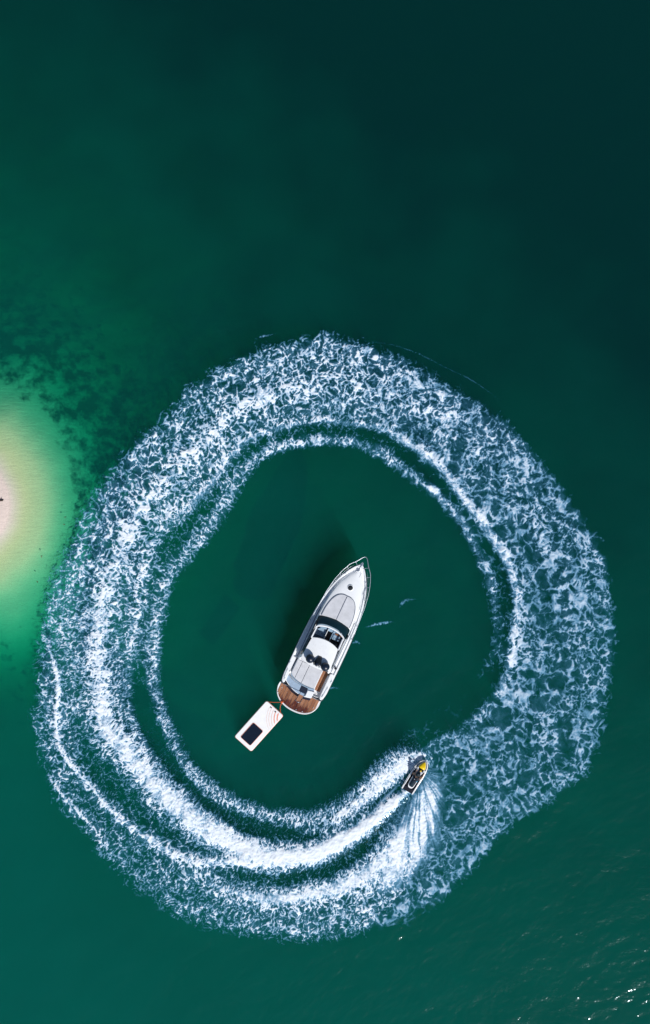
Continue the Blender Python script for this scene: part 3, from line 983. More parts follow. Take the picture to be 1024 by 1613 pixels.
# ---- windscreen, hard top and the open roof
wo_ = outline([(-1.50, 8.42), (-1.46, 8.74), (-1.20, 8.92), (-.86, 9.02), (-.3, 9.09), (.3, 9.09), (.86, 9.02), (1.20, 8.92), (1.46, 8.74), (1.50, 8.42)], 6)
wi_ = outline([(-1.36, 7.86), (-1.30, 8.02), (-1.05, 8.19), (-.75, 8.30), (-.3, 8.38), (.3, 8.38), (.75, 8.30), (1.05, 8.19), (1.30, 8.02), (1.36, 7.86)], 6)
low_ = [(x, y, coach_z(y) + .02 - .10 * (abs(x) / 1.5) ** 3) for x, y in wo_]
top_ = [(x, y, 2.90 - .05 * (abs(x) / 1.36) ** 2) for x, y in wi_]
mid_ = [((a[0] + b[0]) / 2 * 1.015, (a[1] + b[1]) / 2 + .05, (a[2] + b[2]) / 2 + .05) for a, b in zip(low_, top_)]
screen = MB().loft([low_, mid_, top_]).build('windscreen', M['glass'], yacht)
for s in (-1, 1):
    MB().box((s * 1.46, 8.10, 2.55), (.13, .36, .5), rx=R(-20), bevel=.04).build('screen_post', M['black'], screen)
    # side windows leaning in to the roof
    lo = [(s * 1.52, y, 2.12 - .03 * (8 - y)) for y in np.linspace(8.1, 5.0, 8)]
    hi = [(s * (1.40 - .02 * i), y, 2.86 - .01 * i) for i, y in enumerate(np.linspace(7.9, 5.3, 8))]
    MB().loft([lo, hi]).build('side_window', M['glass'], screen)
# header arc in white behind the glass
a = [(x, y, 2.93) for x, y in outline([(-1.34, 7.80), (-1.26, 7.98), (-1.02, 8.13), (-.72, 8.23), (-.3, 8.31), (.3, 8.31), (.72, 8.23), (1.02, 8.13), (1.26, 7.98), (1.34, 7.80)], 6)]
b = [(x * .965, y - .13, 2.93) for x, y, z in a]
hd = MB()
hd.loft([[(x, y, 2.86) for x, y, z in a], a, b, [(x, y, 2.84) for x, y, z in b]])
roof = MB()
fr_ = outline([(-1.16, 6.86), (-.8, 7.02), (-.38, 7.12), (0, 7.15), (.38, 7.12), (.8, 7.02), (1.18, 6.86)], 6)
rear = outline([(1.30, 5.35), (1.32, 4.95), (1.1, 4.74), (.58, 4.66), (0, 4.64), (-.58, 4.66), (-1.1, 4.74), (-1.32, 4.95), (-1.30, 5.35)], 6)
shape = fr_ + [(1.28, 6.5), (1.31, 5.9)] + rear + [(-1.31, 5.9), (-1.28, 6.5)]
rows = []
ysr = np.linspace(0, 1, 14)
# crowned roof lofted between its front arc and its rear arc
xsr = np.linspace(-1, 1, 21)
fx_ = lambda u: (1.20 * u, 7.15 - .29 * abs(u) ** 2)
rx_ = lambda u: (1.33 * u, 4.64 + .30 * abs(u) ** 3)
for t in ysr:
    row = []
    for u in xsr:
        a_, b_ = fx_(u), rx_(u)
        x = a_[0] + (b_[0] - a_[0]) * t ** .6
        y = a_[1] + (b_[1] - a_[1]) * t
        z = 3.00 - .09 * u * u - .10 * max(0, t - .75) ** 2 * 8 - .04 * (1 - t)
        row.append((x, y, z))
    rows.append(row)
roof.loft(rows)
roof.loft([[(x, y, z - .09) for x, y, z in r] for r in rows[::-1]])
rim = rows[0] + [r[-1] for r in rows[1:]] + rows[-1][-2::-1] + [r[0] for r in rows[-2:0:-1]]
roof.loft([rim + rim[:1], [(x, y, z - .09) for x, y, z in rim] + [(rim[0][0], rim[0][1], rim[0][2] - .09)]], smooth=False)
top = roof.build('hard_top', M['gel'], yacht, sharp=35)
hd.build('roof_header', M['gel'], top)
for s in (-1, 1):
    MB().box((s * 1.25, 7.32, 2.885), (.11, 1.02, .09), rz=s * R(2.0), bevel=.02).build('roof_rail', M['gel'], top)
    MB().box((s * 1.165, 7.36, 2.90), (.04, .98, .05), rz=s * R(2.0)).build('roof_track', M['seam'], top)
# faint step round the roof edge
MB().tube([(x * .955, y + .03 * (1 if y < 5 else -1), z + .008) for x, y, z in rows[0]], .012, 5).build('roof_bead', M['gel_matt'], top)
# aft roof supports
for s in (-1, 1):
    MB().loft([[(s * 1.50, 4.6, 1.65), (s * 1.50, 5.2, 1.75), (s * 1.42, 5.2, 1.75), (s * 1.42, 4.6, 1.65)], [(s * 1.30, 4.98, 2.85), (s * 1.30, 5.4, 2.88), (s * 1.22, 5.4, 2.88), (s * 1.22, 4.98, 2.85)]], closed=True, smooth=False).build('roof_support', M['gel'], top)

# ---- helm seen through the open roof
inn = MB().box((0, 6.9, 1.52), (2.7, 3.9, .06)).build('cabin_sole', M['floor'], yacht)
MB().box((0, 8.15, 1.95), (2.5, .55, .75), bevel=.12).build('dashboard', M['seat'], inn)
MB().box((-.72, 7.28, 1.80), (.86, .78, .42), bevel=.10).build('helm_bench', M['seat'], inn)
for k in range(3):
    MB().box((-.74, 7.12 - .13 * k, 2.06 + .05 * k), (.80, .085, .06), bevel=.02).build('bench_slat', M['seat_dark'], inn)
MB().prism([(x, y) for x, y in outline([(-1.1, 7.62), (-.75, 7.95), (-.36, 7.82), (-.28, 7.52), (-.7, 7.42)], 5)], 1.9, 2.14, .05).build('bench_backrest', M['seat'], inn)
MB().box((-.235, 7.55, 2.05), (.05, 1.0, .9), bevel=.015).build('companionway_side', M['gel'], inn)
MB().box((.02, 7.52, 1.57), (.42, .95, .03)).build('companionway_step', M['floor'], inn)
MB().box((.265, 7.60, 2.0), (.05, .9, .8), bevel=.015).build('companionway_panel', M['seat'], inn)
cs = MB().box((.72, 7.62, 1.95), (.74, .5, .72), bevel=.10).build('helm_console', M['seat'], inn)
MB().box((.74, 7.92, 2.36), (.55, .14, .05), bevel=.015).build('console_fascia', M['wood_trim'], cs)
MB().tube([(.78 + .17 * math.cos(t), 7.38 + .05 * math.sin(t), 2.42 + .16 * math.sin(t)) for t in np.linspace(0, 2 * math.pi, 17)[:-1]], .018, 6, close=True).build('steering_wheel', M['black'], cs)
MB().lathe([(.07, 0), (.07, .03), (.05, .05)], (.92, 7.58, 2.31), 12).build('compass', M['black'], cs)
hs_ = MB().box((.86, 6.92, 1.95), (.56, .5, .22), bevel=.08).build('helm_seat', M['black'], inn)
MB().prism(outline([(.55, 6.98), (.62, 7.16), (.86, 7.22), (1.1, 7.14), (1.14, 6.96), (.86, 6.86)], 5), 2.0, 2.36, .05).build('helm_backrest', M['black'], hs_)

# ---- domes and radar mast on the hard top
for (x, y) in ((-.61, 5.20), (.84, 5.12)):
    dm = MB().lathe([(.20, -.02), (.20, .10), (.30, .14), (.355, .26), (.37, .40), (.34, .54), (.26, .66), (.15, .73), (.02, .755)], (x, y, 2.90), 28).build('satellite_dome', M['navy'], top)
    MB().lathe([(.372, 0), (.379, .012), (.372, .024)], (x, y, 3.27), 28).build('dome_seam', M['black'], dm)
ms = MB()
ms.loft([[(-.06, 5.74, 2.95), (.26, 5.76, 2.95), (.48, 5.10, 2.93), (.30, 4.80, 2.90), (-.20, 4.86, 2.90), (-.26, 5.0, 2.92)],
         [(.02, 5.62, 3.16), (.20, 5.63, 3.16), (.33, 5.15, 3.30), (.24, 4.90, 3.34), (-.06, 4.92, 3.34), (-.14, 5.08, 3.30)],
         [(.07, 5.50, 3.20), (.16, 5.50, 3.20), (.23, 5.15, 3.36), (.17, 4.98, 3.40), (.02, 4.98, 3.40), (-.04, 5.10, 3.36)]], closed=True, smooth=False, cap=True)
mast = ms.build('radar_mast', M['black'], top)
MB().lathe([(.12, 0), (.15, .03), (.15, .08), (.10, .11)], (.10, 5.0, 3.40), 18).build('radar_dome', M['navy'], mast)
MB().tube([(-.16, 4.86, 3.30), (.02, 4.93, 3.46), (.24, 4.90, 3.46), (.42, 4.98, 3.30)], .022, 6).build('mast_bracket', M['steel'], mast)
MB().tube([(.34, 4.86, 3.28), (.56, 4.92, 3.24)], [.05, .03], 8).build('horn', M['steel'], mast)
MB().tube([(.10, 5.0, 3.5), (.10, 5.0, 4.1)], .012, 5).build('mast_light', M['steel'], mast)

# ---- aft cockpit: sun lounge, walkway, coamings
cock = MB().box((0, 3.35, .86), (3.4, 2.55, .06)).build('cockpit_floor', M['gel_matt'], yacht)
ax = outline([(-1.52, 3.22), (-1.25, 2.98), (-.8, 2.80), (-.3, 2.72), (.3, 2.70), (.93, 2.78)], 6)
base = [(-1.50, 4.60), (-1.55, 4.0)] + ax + [(.92, 4.56)]
lb = MB().prism(base, .89, 1.60, .04)
lounge = lb.build('sun_lounge', M['gel'], yacht)
x0s = [-1.50, -1.04, -.36, .90]
for i in range(3):
    xa, xb = x0s[i] + .012, x0s[i + 1] - .012
    aft = [(x, np.interp(x, [p[0] for p in ax], [p[1] for p in ax]) + .06) for x in np.linspace(xa, xb, 8)]
    MB().prism([(xa, 4.52)] + aft + [(xb, 4.52)], 1.601, 1.76, .045, 3).build('lounge_cushion', M['cushion'], lounge)
MB().prism([(-1.48, 4.545), (.90, 4.545), (.90, 4.75), (-1.44, 4.80)], 1.55, 1.84, .05, 3).build('lounge_headrest', M['cushion'], lounge)
# curved rim and seat behind the lounge, its shade put into the colour
rimp = [(x, y - .035, 1.72) for x, y in ax]
MB().tube(rimp, .045, 6).build('lounge_rail', M['seat'], lounge)
tr_o = outline([(-1.72, 2.45), (-1.35, 2.16), (-.8, 1.90), (-.3, 1.76), (.3, 1.72), (1.02, 1.86)], 6)
tr_i = [(x * .99, y + .42 + .22 * abs(x) / 1.7) for x, y in outline([(-1.68, 2.30), (-1.35, 2.20), (-.8, 2.12), (-.3, 2.14), (.3, 2.14), (1.0, 2.22)], 6)]
M['bench'] = mat('bench_shade_blue', (.30, .40, .52), .55, var=.10, scale=3)  # blue-grey carries the shade on this bench in its colour
trn = MB().prism(tr_o + tr_i[::-1], .42, 1.26, .05).build('transom', M['gel'], yacht)
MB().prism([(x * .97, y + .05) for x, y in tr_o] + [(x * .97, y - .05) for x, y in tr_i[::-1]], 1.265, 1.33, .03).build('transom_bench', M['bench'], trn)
tn = MB()
tn.loft([[(x * 1.005, y - .004, .60) for x, y in tr_o], [(x * 1.02, y - .30, .52) for x, y in tr_o], [(x * 1.02, y - .30, .70) for x, y in tr_o], [(x * 1.005, y - .004, 1.10) for x, y in tr_o]], smooth=False)
tn.build('transom_band', M['navy'], yacht)
MB().prism([(.46, 2.40), (1.05, 2.52), (1.02, 1.90), (.46, 1.82)], 1.2, 1.46, .04).build('wet_bar_lid', M['gel'], yacht)
MB().box((.10, 2.30, 1.30), (.62, .5, .09), bevel=.02).build('gangway_box', M['navy'], yacht)
gw = MB().box((.14, 1.70, 1.30), (.36, 1.16, .05), rz=R(-6), bevel=.01).build('gangway', TEAK[1], yacht)
for s in (-1, 1):
    MB().tube([(.14 + s * .20 - .06, 1.12, 1.31), (.14 + s * .20 + .055, 2.25, 1.31)], .03, 6).build('gangway_edge', M['navy'], gw)
MB().tube([(-.13, 1.16, 1.33), (.12, 1.10, 1.40), (.32, 1.17, 1.33)], .02, 6).build('gangway_roller', M['steel'], gw)

# walkway planks to starboard, with two steps down to the platform
for i in range(4):
    xa = .965 + i * .128
    MB().prism([(xa, 2.62), (xa + .116, 2.62), (xa + .116, 4.46), (xa, 4.46)], .895, .935, .006, 1).build('plank', TEAK[i % 4], cock)
for j, (ya, yb, z) in enumerate(((2.22, 2.60, .74), (1.86, 2.20, .60))):
    tread = MB().box((1.24, (ya + yb) / 2, z - .10), (.66, yb - ya, .2), bevel=.02).build('stair_tread', M['gel'], yacht)
    for i in range(4):
        xa = .965 + i * .142
        MB().prism([(xa, ya + .03), (xa + .13, ya + .03), (xa + .13, yb - .03), (xa, yb - .03)], z + .002, z + .03, .006, 1).build('plank', TEAK[(i + j) % 4], tread)
MB().tube([(.98, 2.18, 1.22), (1.25, 2.14, 1.25), (1.54, 2.22, 1.22)], .026, 6).build('transom_gate', M['gel'], yacht)
for s in (-1, 1):
    # coaming with rounded quarter
    co_ = [(s * (beam(y) - .01), y) for y in (4.6, 3.8, 3.0, 2.55)] + [(s * 1.94, 2.28), (s * 1.78, 2.10), (s * 1.66, 2.22), (s * 1.62, 2.6), (s * 1.62, 3.6), (s * 1.60, 4.6)]
    if s < 0: co_ = co_[::-1]
    cm = MB().prism(co_, .5, sheer(3.2) + .055, .05, 3).build('coaming', M['gel'], yacht)
    MB().tube([(s * (beam(y) - .16), y, sheer(3.2) + .13) for y in (2.5, 2.56, 3.2, 3.4)], .018, 6).build('coaming_rail', M['steel'], cm)
    qt = [(s * (beam(2.5) + .03), 2.45, 1.35), (s * 1.97, 2.22, 1.33), (s * 1.78, 2.03, 1.28), (s * 1.66, 2.14, 1.2)]
    MB().tube(qt, .05, 6).build('quarter_bumper', M['navy'], cm)
    cleat(s * 1.80, 2.5, sheer(3.2) + .055, 0, cm)
MB().box((1.80, 5.16, sheer(5.1) + .07), (.22, .20, .07), rz=R(5), bevel=.02).build('deck_vent', M['black'], yacht)
MB().box((1.50, 4.48, 1.62), (.14, .30, .2), bevel=.04).build('cockpit_speaker', M['black'], yacht)

# ---- swim platform: moulding, rim and teak
po = outline([(-1.96, 1.92), (-1.98, 1.50), (-1.80, .96), (-1.42, .54), (-.92, .27), (-.35, .12), (.25, .09), (.80, .16), (1.30, .36), (1.70, .76), (1.92, 1.34), (1.90, 1.92)], 6)
plat = MB().prism(po, .18, .42, .03, 2).build('swim_platform', M['gel'], yacht)
MB().tube([(x, y, .40) for x, y in po], .045, 6).build('platform_rim', M['gel'], plat)
pin = np.array(po)
np_ = 13
x_edges = np.linspace(-1.86, 1.82, np_ + 1)


def aft_y(x): return float(np.interp(x, pin[8:-8, 0], pin[8:-8, 1]) if -1.95 < x < 1.9 else 1.4)


for i in range(np_):
    xa, xb = x_edges[i] + .011, x_edges[i + 1] - .011
    xs_ = np.linspace(xa, xb, 5)
    bot = [(x, max(aft_y(x) + .085, .16)) for x in xs_]
    MB().prism(bot + [(xb, 2.0), (xa, 2.0)], .415, .462 + .002 * (i % 3), .006, 1).build('plank', TEAK[(i * 7 + 1) % 4], plat)
for (x, y) in ((-1.62, 1.52), (-1.75, 1.0), (.30, .30), (.86, .40), (1.60, 1.1)):
    MB().lathe([(.04, 0), (.045, .03), (.03, .05)], (x, y, .462), 10).build('platform_fitting', M['steel'], plat)
# ---------------------------------------------------------------- inflatable float moored behind the platform
M['pvc'] = mat('white_pvc', (.88, .87, .86), .45, var=.05, scale=3)
M['coral'] = mat('coral_print', (.82, .30, .20), .5, var=.12, scale=5)
M['coral_pale'] = mat('pale_coral_print', (.82, .60, .54), .5, var=.08, scale=5)
M['eva'] = mat('navy_foam_pad', (.006, .013, .030), .85, var=.3, scale=8, bump=.3, bscale=60, spec=.12)
M['rope'] = mat('orange_rope', (.80, .13, .03), .7, var=.2, scale=30)


def rounded(w, l, r, n=6):
    pts = []
    for cx_, cy_, a0 in ((w - r, l - r, 0), (-w + r, l - r, 90), (-w + r, -l + r, 180), (w - r, -l + r, 270)):
        for k in range(n + 1):
            t = R(a0 + 90 * k / n)
            pts.append((cx_ + r * math.cos(t), cy_ + r * math.sin(t)))
    return pts


fx0, fy0, _ = at(408.1, 1143.2)
FA = R(-41.9)
flt = empty('floating_mat', (fx0, fy0, 0), FA)
tag(flt, 'white inflatable floating mat with navy pad and coral arcs, tied behind the yacht', 'floating mat')
MB().prism(rounded(.98, 2.10, .17), -.05, .17, .035, 3).build('air_chamber', M['pvc'], flt)
MB().tube([(x * 1.004, y * 1.002, .09) for x, y in rounded(.98, 2.10, .17)], .028, 6, close=True).build('edge_piping', M['coral'], flt)
pad = MB().prism([(x, y - .93) for x, y in rounded(.575, .845, .13)], .174, .192, .008, 1).build('deck_pad', M['eva'], flt)
MB().tube([(x, y - .93, .182) for x, y in rounded(.585, .855, .135)], .016, 5, close=True).build('pad_edging', M['coral'], pad)
for rad, wd, m_ in ((1.17, .11, 'coral'), (1.44, .085, 'coral'), (1.68, .065, 'coral_pale'), (1.90, .05, 'coral_pale'), (2.09, .035, 'coral_pale')):
    ins = []
    for t in np.linspace(R(150), R(285), 70):
        x, y = 1.65 + rad * math.cos(t), 2.30 + rad * math.sin(t)
        if abs(x) < .92 and -1.5 < y < 2.02:
            ins.append((t, x, y))
    if len(ins) > 2:
        u = np.linspace(0, 1, len(ins))
        ring_a = [(1.65 + (rad - wd / 2 * min(1, 5 * a + .3, 5 * (1 - a) + .3)) * math.cos(t), 2.30 + (rad - wd / 2 * min(1, 5 * a + .3, 5 * (1 - a) + .3)) * math.sin(t), .1755) for (t, x, y), a in zip(ins, u)]
        ring_b = [(1.65 + (rad + wd / 2 * min(1, 5 * a + .3, 5 * (1 - a) + .3)) * math.cos(t), 2.30 + (rad + wd / 2 * min(1, 5 * a + .3, 5 * (1 - a) + .3)) * math.sin(t), .1755) for (t, x, y), a in zip(ins, u)]
        MB().loft([ring_a, ring_b]).build('printed_arc', M[m_], flt)
for (x, y) in ((-.32, 1.92), (.22, 1.90)):
    hd_ = MB().box((x, y, .177), (.17, .09, .014), bevel=.004).build('handle_patch', M['black'], flt)
    MB().tube([(x - .07, y, .18), (x - .03, y, .215), (x + .03, y, .215), (x + .07, y, .18)], .014, 5).build('handle', M['black'], hd_)


def rope(name, a, b, sag, label, rad=.021, side=(0, 0)):
    A, B = Vector(a), Vector(b)
    pts = []
    for t in np.linspace(0, 1, 14):
        p_ = A.lerp(B, t)
        s_ = 4 * t * (1 - t)
        pts.append((p_.x + side[0] * s_, p_.y + side[1] * s_, p_.z - sag * s_))
    o = MB().tube(pts, rad, 6).build(name, M['rope'])
    o.data.materials[0] = M['rope']
    return tag(o, label, 'rope', 'orange lines tying the float to the yacht')


ax_, ay_, _ = at(424.5, 1105.2); bx_, by_, _ = at(443.8, 1104.6)
rope('mooring_line', (ax_, ay_, .17), (bx_, by_, .47), .03, "straight orange rope from the floating mat's far corner to the swim platform", side=(0, -.03))
ax_, ay_, _ = at(442.3, 1122); bx_, by_, _ = at(444.6, 1105)
rope('mooring_line', (ax_, ay_, .17), (bx_, by_, .47), .12, "short bent orange rope between the floating mat's near corner and the swim platform", side=(-.10, .02))
kn = MB().lathe([(.02, 0), (.085, .02), (.095, .06), (.06, .10), (.02, .11)], (0, 0, 0), 12)
for a0 in (0.3, 2.2, 4.4):
    kn.tube([(0, 0, .06), (.10 * math.cos(a0), .10 * math.sin(a0), .07), (.16 * math.cos(a0 + .4), .16 * math.sin(a0 + .4), .02)], .02, 5)
ko = kn.build('rope_coil', M['rope'])
ko.location = (*at(444.6, 1104.4)[:2], .46)
tag(ko, 'bright orange knot of rope on the teak swim platform', 'rope')

# ---------------------------------------------------------------- the jet ski (local y forward)
M['ski_white'] = mat('ski_white', (.88, .88, .88), .25, var=.05, scale=3, coat=.3)
M['ski_grey'] = mat('ski_grey', (.46, .48, .54), .35, var=.10, scale=4)
M['ski_black'] = mat('ski_black', (.007, .010, .020), .6, var=.3, scale=10, spec=.15)
M['ski_seat'] = mat('ski_seat', (.008, .024, .040), .6, var=.3, scale=8, spec=.2)
M['yellow'] = mat('ski_yellow', (.86, .58, .004), .3, var=.08, scale=6, coat=.3)
SA_ = R(-31.3)
sx0, sy0, _ = at(655.0, 1221.0)
SZ = float(water_z(np.array([sx0]), np.array([sy0]))[0])
ski = empty('jet_ski', (sx0, sy0, SZ), SA_)
tag(ski, 'white jet ski with yellow hood racing along the foam ring', 'jet ski')
sy = [-1.52, -1.40, -1.0, -.4, .2, .7, 1.05, 1.3, 1.48, 1.58, 1.63]
sb = [.545, .57, .59, .60, .60, .565, .49, .40, .27, .15, .03]
rings, rim_ = [], []
for y, b in zip(sy, sb):
    f = max(0, (y - .5) / 1.13)
    top_z = .40 + .16 * max(0, (y + .4) / 2.0)
    half = [(0, -.22 + .42 * f ** 2), (b * .6, -.10 + .34 * f ** 2), (b * .93, .10 + .18 * f), (b, .26 + .12 * f), (b + .012, top_z - .06), (b, top_z), (b - .07 if b > .1 else b * .3, top_z + .02)]
    rings.append([(-x, y, z) for x, z in half[::-1]] + [(x, y, z) for x, z in half[1:]])
    rim_.append((b, y, top_z))
hb = MB().loft(rings)
hb.add(rings[0], [tuple(range(len(rings[0])))])
hb.add([rings[-1][0]] + rings[-1], [tuple(range(1, len(rings[-1]) + 1))])
s_hull = hb.build('hull', M['ski_white'], ski, sharp=45)
for s in (-1, 1):
    MB().tube([(s * (b + .015), y, z - .07) for b, y, z in rim_[:-1]], .024, 6).build('bumper_strip', M['ski_black'], s_hull)
    # foot wells
    MB().prism([(s * .46, -1.12), (s * .46, .35), (s * .40, .70), (s * .33, .80), (s * .29, .2), (s * .29, -1.12)][::s], .20, .33, .02).build('foot_well', M['ski_black'], ski)
    MB().tube([(s * .50, -1.1, .42), (s * .50, .3, .44), (s * .44, .75, .51)], .045, 6).build('gunwale_pad', M['ski_white'], ski)
# boarding deck at the stern
MB().prism([(-.46, -1.50), (.46, -1.50), (.47, -1.13), (-.47, -1.13)], .2, .40, .03).build('boarding_deck', M['ski_black'], ski)
for s in (-1, 1):
    MB().prism([(s * .57, -1.53), (s * .46, -1.53), (s * .47, -1.16), (s * .53, -1.02), (s * .59, -1.2)][::s], .30, .43, .02).build('stern_corner', M['ski_white'], ski)
MB().tube([(0, -1.50, .08), (0, -1.66, .06)], [.11, .085], 12).build('jet_nozzle', M['ski_black'], ski)
# saddle frame and seat
sf = outline([(-.27, .55), (-.29, 0), (-.29, -.6), (-.25, -.98), (-.12, -1.12), (.12, -1.12), (.25, -.98), (.29, -.6), (.29, 0), (.27, .55)], 5)
sadl = MB().prism(sf, .25, .58, .05).build('saddle_frame', M['ski_white'], ski)
srows = []
for y, w, z in ((-.98, .12, .66), (-.92, .18, .74), (-.6, .21, .80), (-.35, .21, .80), (-.25, .20, .74), (.1, .18, .76), (.4, .15, .84), (.5, .12, .84)):
    srows.append([(-w, y, .56), (-w, y, z - .05), (-w * .6, y, z), (w * .6, y, z), (w, y, z - .05), (w, y, .56)])
MB().loft(srows, cap=True).build('seat', M['ski_seat'], sadl)
# front cowl in grey-white, yellow hood, dash
cr = []
for y, w, z in ((.45, .34, .62), (.75, .38, .68), (1.0, .37, .66), (1.25, .30, .62), (1.45, .20, .58), (1.57, .08, .54)):
    cr.append([(-w, y, .42), (-w * .95, y, z - .08), (-w * .6, y, z), (w * .6, y, z), (w * .95, y, z - .08), (w, y, .42)])
cowl = MB().loft(cr, cap=True).build('front_cowl', M['ski_grey'], ski)
hr = []
for y, w, z in ((.84, .30, .80), (.95, .31, .84), (1.12, .27, .80), (1.28, .20, .73), (1.42, .11, .66), (1.48, .03, .63)):
    hr.append([(-w, y, z - .22), (-w * .95, y, z - .07), (-w * .5, y, z), (w * .5, y, z), (w * .95, y, z - .07), (w, y, z - .22)])
MB().loft(hr, cap=True).build('hood', M['yellow'], cowl)
MB().box((0, .74, .82), (.44, .20, .16), rx=R(25), bevel=.04).build('dash', M['ski_black'], ski)
for s in (-1, 1):
    mr_ = MB().box((s * .33, .80, .83), (.11, .14, .10), rz=-s * .4, bevel=.03).build('mirror', M['ski_white'], ski)
bar = MB().tube([(-.40, .58, 1.00), (-.22, .66, 1.0), (0, .68, .98), (.22, .66, 1.0), (.40, .58, 1.00)], .018, 6).build('handlebar', M['ski_black'], ski)
for s in (-1, 1):
    MB().tube([(s * .28, .635, 1.0), (s * .41, .575, 1.0)], .026, 8).build('grip', M['ski_black'], bar)
MB().box((0, .68, .93), (.14, .14, .14), bevel=.04).build('steering_pad', M['yellow'], bar)

# ---------------------------------------------------------------- the rider: one skin, clothes as children
M['skin'] = mat('skin', (.46, .25, .16), .5, var=.10, scale=12)
M['hair'] = mat('dark_hair', (.010, .008, .008), .55, var=.4, scale=30)
M['vest'] = mat('dark_life_vest', (.010, .014, .026), .65, var=.3, scale=14)
M['vest_grey'] = mat('grey_vest_panel', (.50, .53, .58), .6, var=.1, scale=14)
M['cyan'] = mat('cyan_vest_panel', (.02, .42, .66), .6, var=.1, scale=14)
M['shorts'] = mat('dark_shorts', (.012, .03, .05), .8, var=.25, scale=12)


def capsules(chains):
    m_ = MB()
    for pts, rr in chains:
        c = catmull(np.array([(*p_, r_) for p_, r_ in zip(pts, rr)]), 5)
        m_.tube([tuple(q[:3]) for q in c], [q[3] for q in c], 12)
        for q in (c[0], c[-1]):
            m_.lathe([(q[3] * math.sin(t), -q[3] * math.cos(t)) for t in np.linspace(.15, math.pi - .15, 7)], tuple(q[:3]), 12)
    return m_


def fused(name, mb, voxel, material, parent, smooth=3):
    """one continuous surface grown over the laid-out limbs"""
    tmp = bpy.data.objects.new(name + '_tmp', mb.mesh(name, material))
    COL.objects.link(tmp)
    rm = tmp.modifiers.new('r', 'REMESH'); rm.mode = 'VOXEL'; rm.voxel_size = voxel; rm.use_smooth_shade = True
    sm_ = tmp.modifiers.new('s', 'SMOOTH'); sm_.iterations = smooth; sm_.factor = .5
    dg = bpy.context.evaluated_depsgraph_get()
    me = bpy.data.meshes.new_from_object(tmp.evaluated_get(dg))
    bpy.data.objects.remove(tmp)
    me.materials.clear(); me.materials.append(material)
    me.polygons.foreach_set('use_smooth', [True] * len(me.polygons))
    return link(bpy.data.objects.new(name, me), parent)


rider = empty('person', (sx0, sy0, SZ), SA_)
tag(rider, 'person in dark life vest leaning forward astride the jet ski', 'person')
ch = []
ch.append(([(0, -.30, .90), (0, -.18, 1.08), (0, .02, 1.30), (0, .12, 1.42)], [.15, .135, .155, .11]))          # pelvis to chest
ch.append(([(-.19, .10, 1.40), (0, .12, 1.42), (.19, .10, 1.40)], [.065, .08, .065]))                          # shoulders
ch.append(([(0, .14, 1.45), (0, .22, 1.55)], [.058, .055]))                                                   # neck
ch.append(([(0, .245, 1.60), (0, .275, 1.66), (0, .27, 1.70)], [.082, .098, .095]))                            # head
ch.append(([(0, .345, 1.575), (0, .30, 1.60)], [.045, .07]))                                                 # jaw
ch.append(([(0, .372, 1.64), (0, .388, 1.615)], [.012, .016]))                                               # nose
for s in (-1, 1):
    ch.append(([(s * .098, .265, 1.65), (s * .104, .255, 1.63)], [.018, .016]))                              # ear
    ch.append(([(s * .20, .10, 1.39), (s * .33, .24, 1.18), (s * .355, .42, 1.08), (s * .345, .55, 1.03)], [.058, .046, .04, .030]))   # arm
    ch.append(([(s * .345, .55, 1.035), (s * .345, .60, 1.035)], [.036, .036]))                              # palm over the grip
    for k, ln in enumerate((.9, 1.0, .95, .8)):
        fx1 = s * (.315 + .021 * k)
        ch.append(([(fx1, .605, 1.045), (fx1, .635, 1.035), (fx1, .63, .995), (fx1, .60, .975)], [.011, .010, .0095, .0085 * ln + .001]))
    ch.append(([(s * .318, .565, 1.02), (s * .295, .585, .99), (s * .30, .61, .972)], [.013, .011, .0095]))  # thumb from the side of the palm
    ch.append(([(s * .10, -.26, .90), (s * .25, .0, .87), (s * .335, .22, .80)], [.105, .092, .066]))        # thigh
    ch.append(([(s * .335, .22, .80), (s * .375, .12, .60), (s * .385, .02, .44)], [.062, .056, .040]))      # shin
    ch.append(([(s * .385, -.02, .39), (s * .39, .10, .375), (s * .395, .20, .365)], [.042, .040, .030]))    # foot
body = fused('body', capsules(ch), .011, M['skin'], rider)
vc = [([(0, -.22, 1.02), (0, -.16, 1.10), (0, .02, 1.30), (0, .10, 1.40)], [.165, .158, .178, .13]), ([(-.15, .09, 1.40), (0, .10, 1.42), (.15, .09, 1.40)], [.078, .09, .078])]
fused('life_vest', capsules(vc), .015, M['vest'], rider)
MB().lathe([(.02, 0), (.09, .01), (.10, .025), (.08, .035), (.02, .04)], (0, 0, 0), 12, 1.2, .6).build('vest_panel', M['vest_grey'], rider, 'grey panel across the back of the vest')
bpy.data.objects['vest_panel'].location = (-.10, -.13, 1.215); bpy.data.objects['vest_panel'].rotation_euler = (R(42), 0, R(12))
cp = MB().lathe([(.02, 0), (.08, .01), (.09, .025), (.07, .035), (.02, .04)], (0, 0, 0), 12, 1.25, .55).build('vest_panel', M['cyan'], rider, 'cyan panel low on the back of the vest')
cp.location = (.10, -.24, 1.12); cp.rotation_euler = (R(50), 0, R(24))
sc = [([(0, -.31, .90), (0, -.20, 1.03)], [.162, .15])]
for s in (-1, 1):
    sc.append(([(s * .10, -.26, .90), (s * .22, -.05, .88), (s * .27, .05, .865)], [.118, .108, .102]))
fused('shorts', capsules(sc), .015, M['shorts'], rider)
hc = [([(0, .225, 1.64), (0, .235, 1.70), (0, .262, 1.725)], [.094, .106, .094]), ([(0, .17, 1.58), (0, .20, 1.66)], [.06, .09])]
fused('hair', capsules(hc), .012, M['hair'], rider)
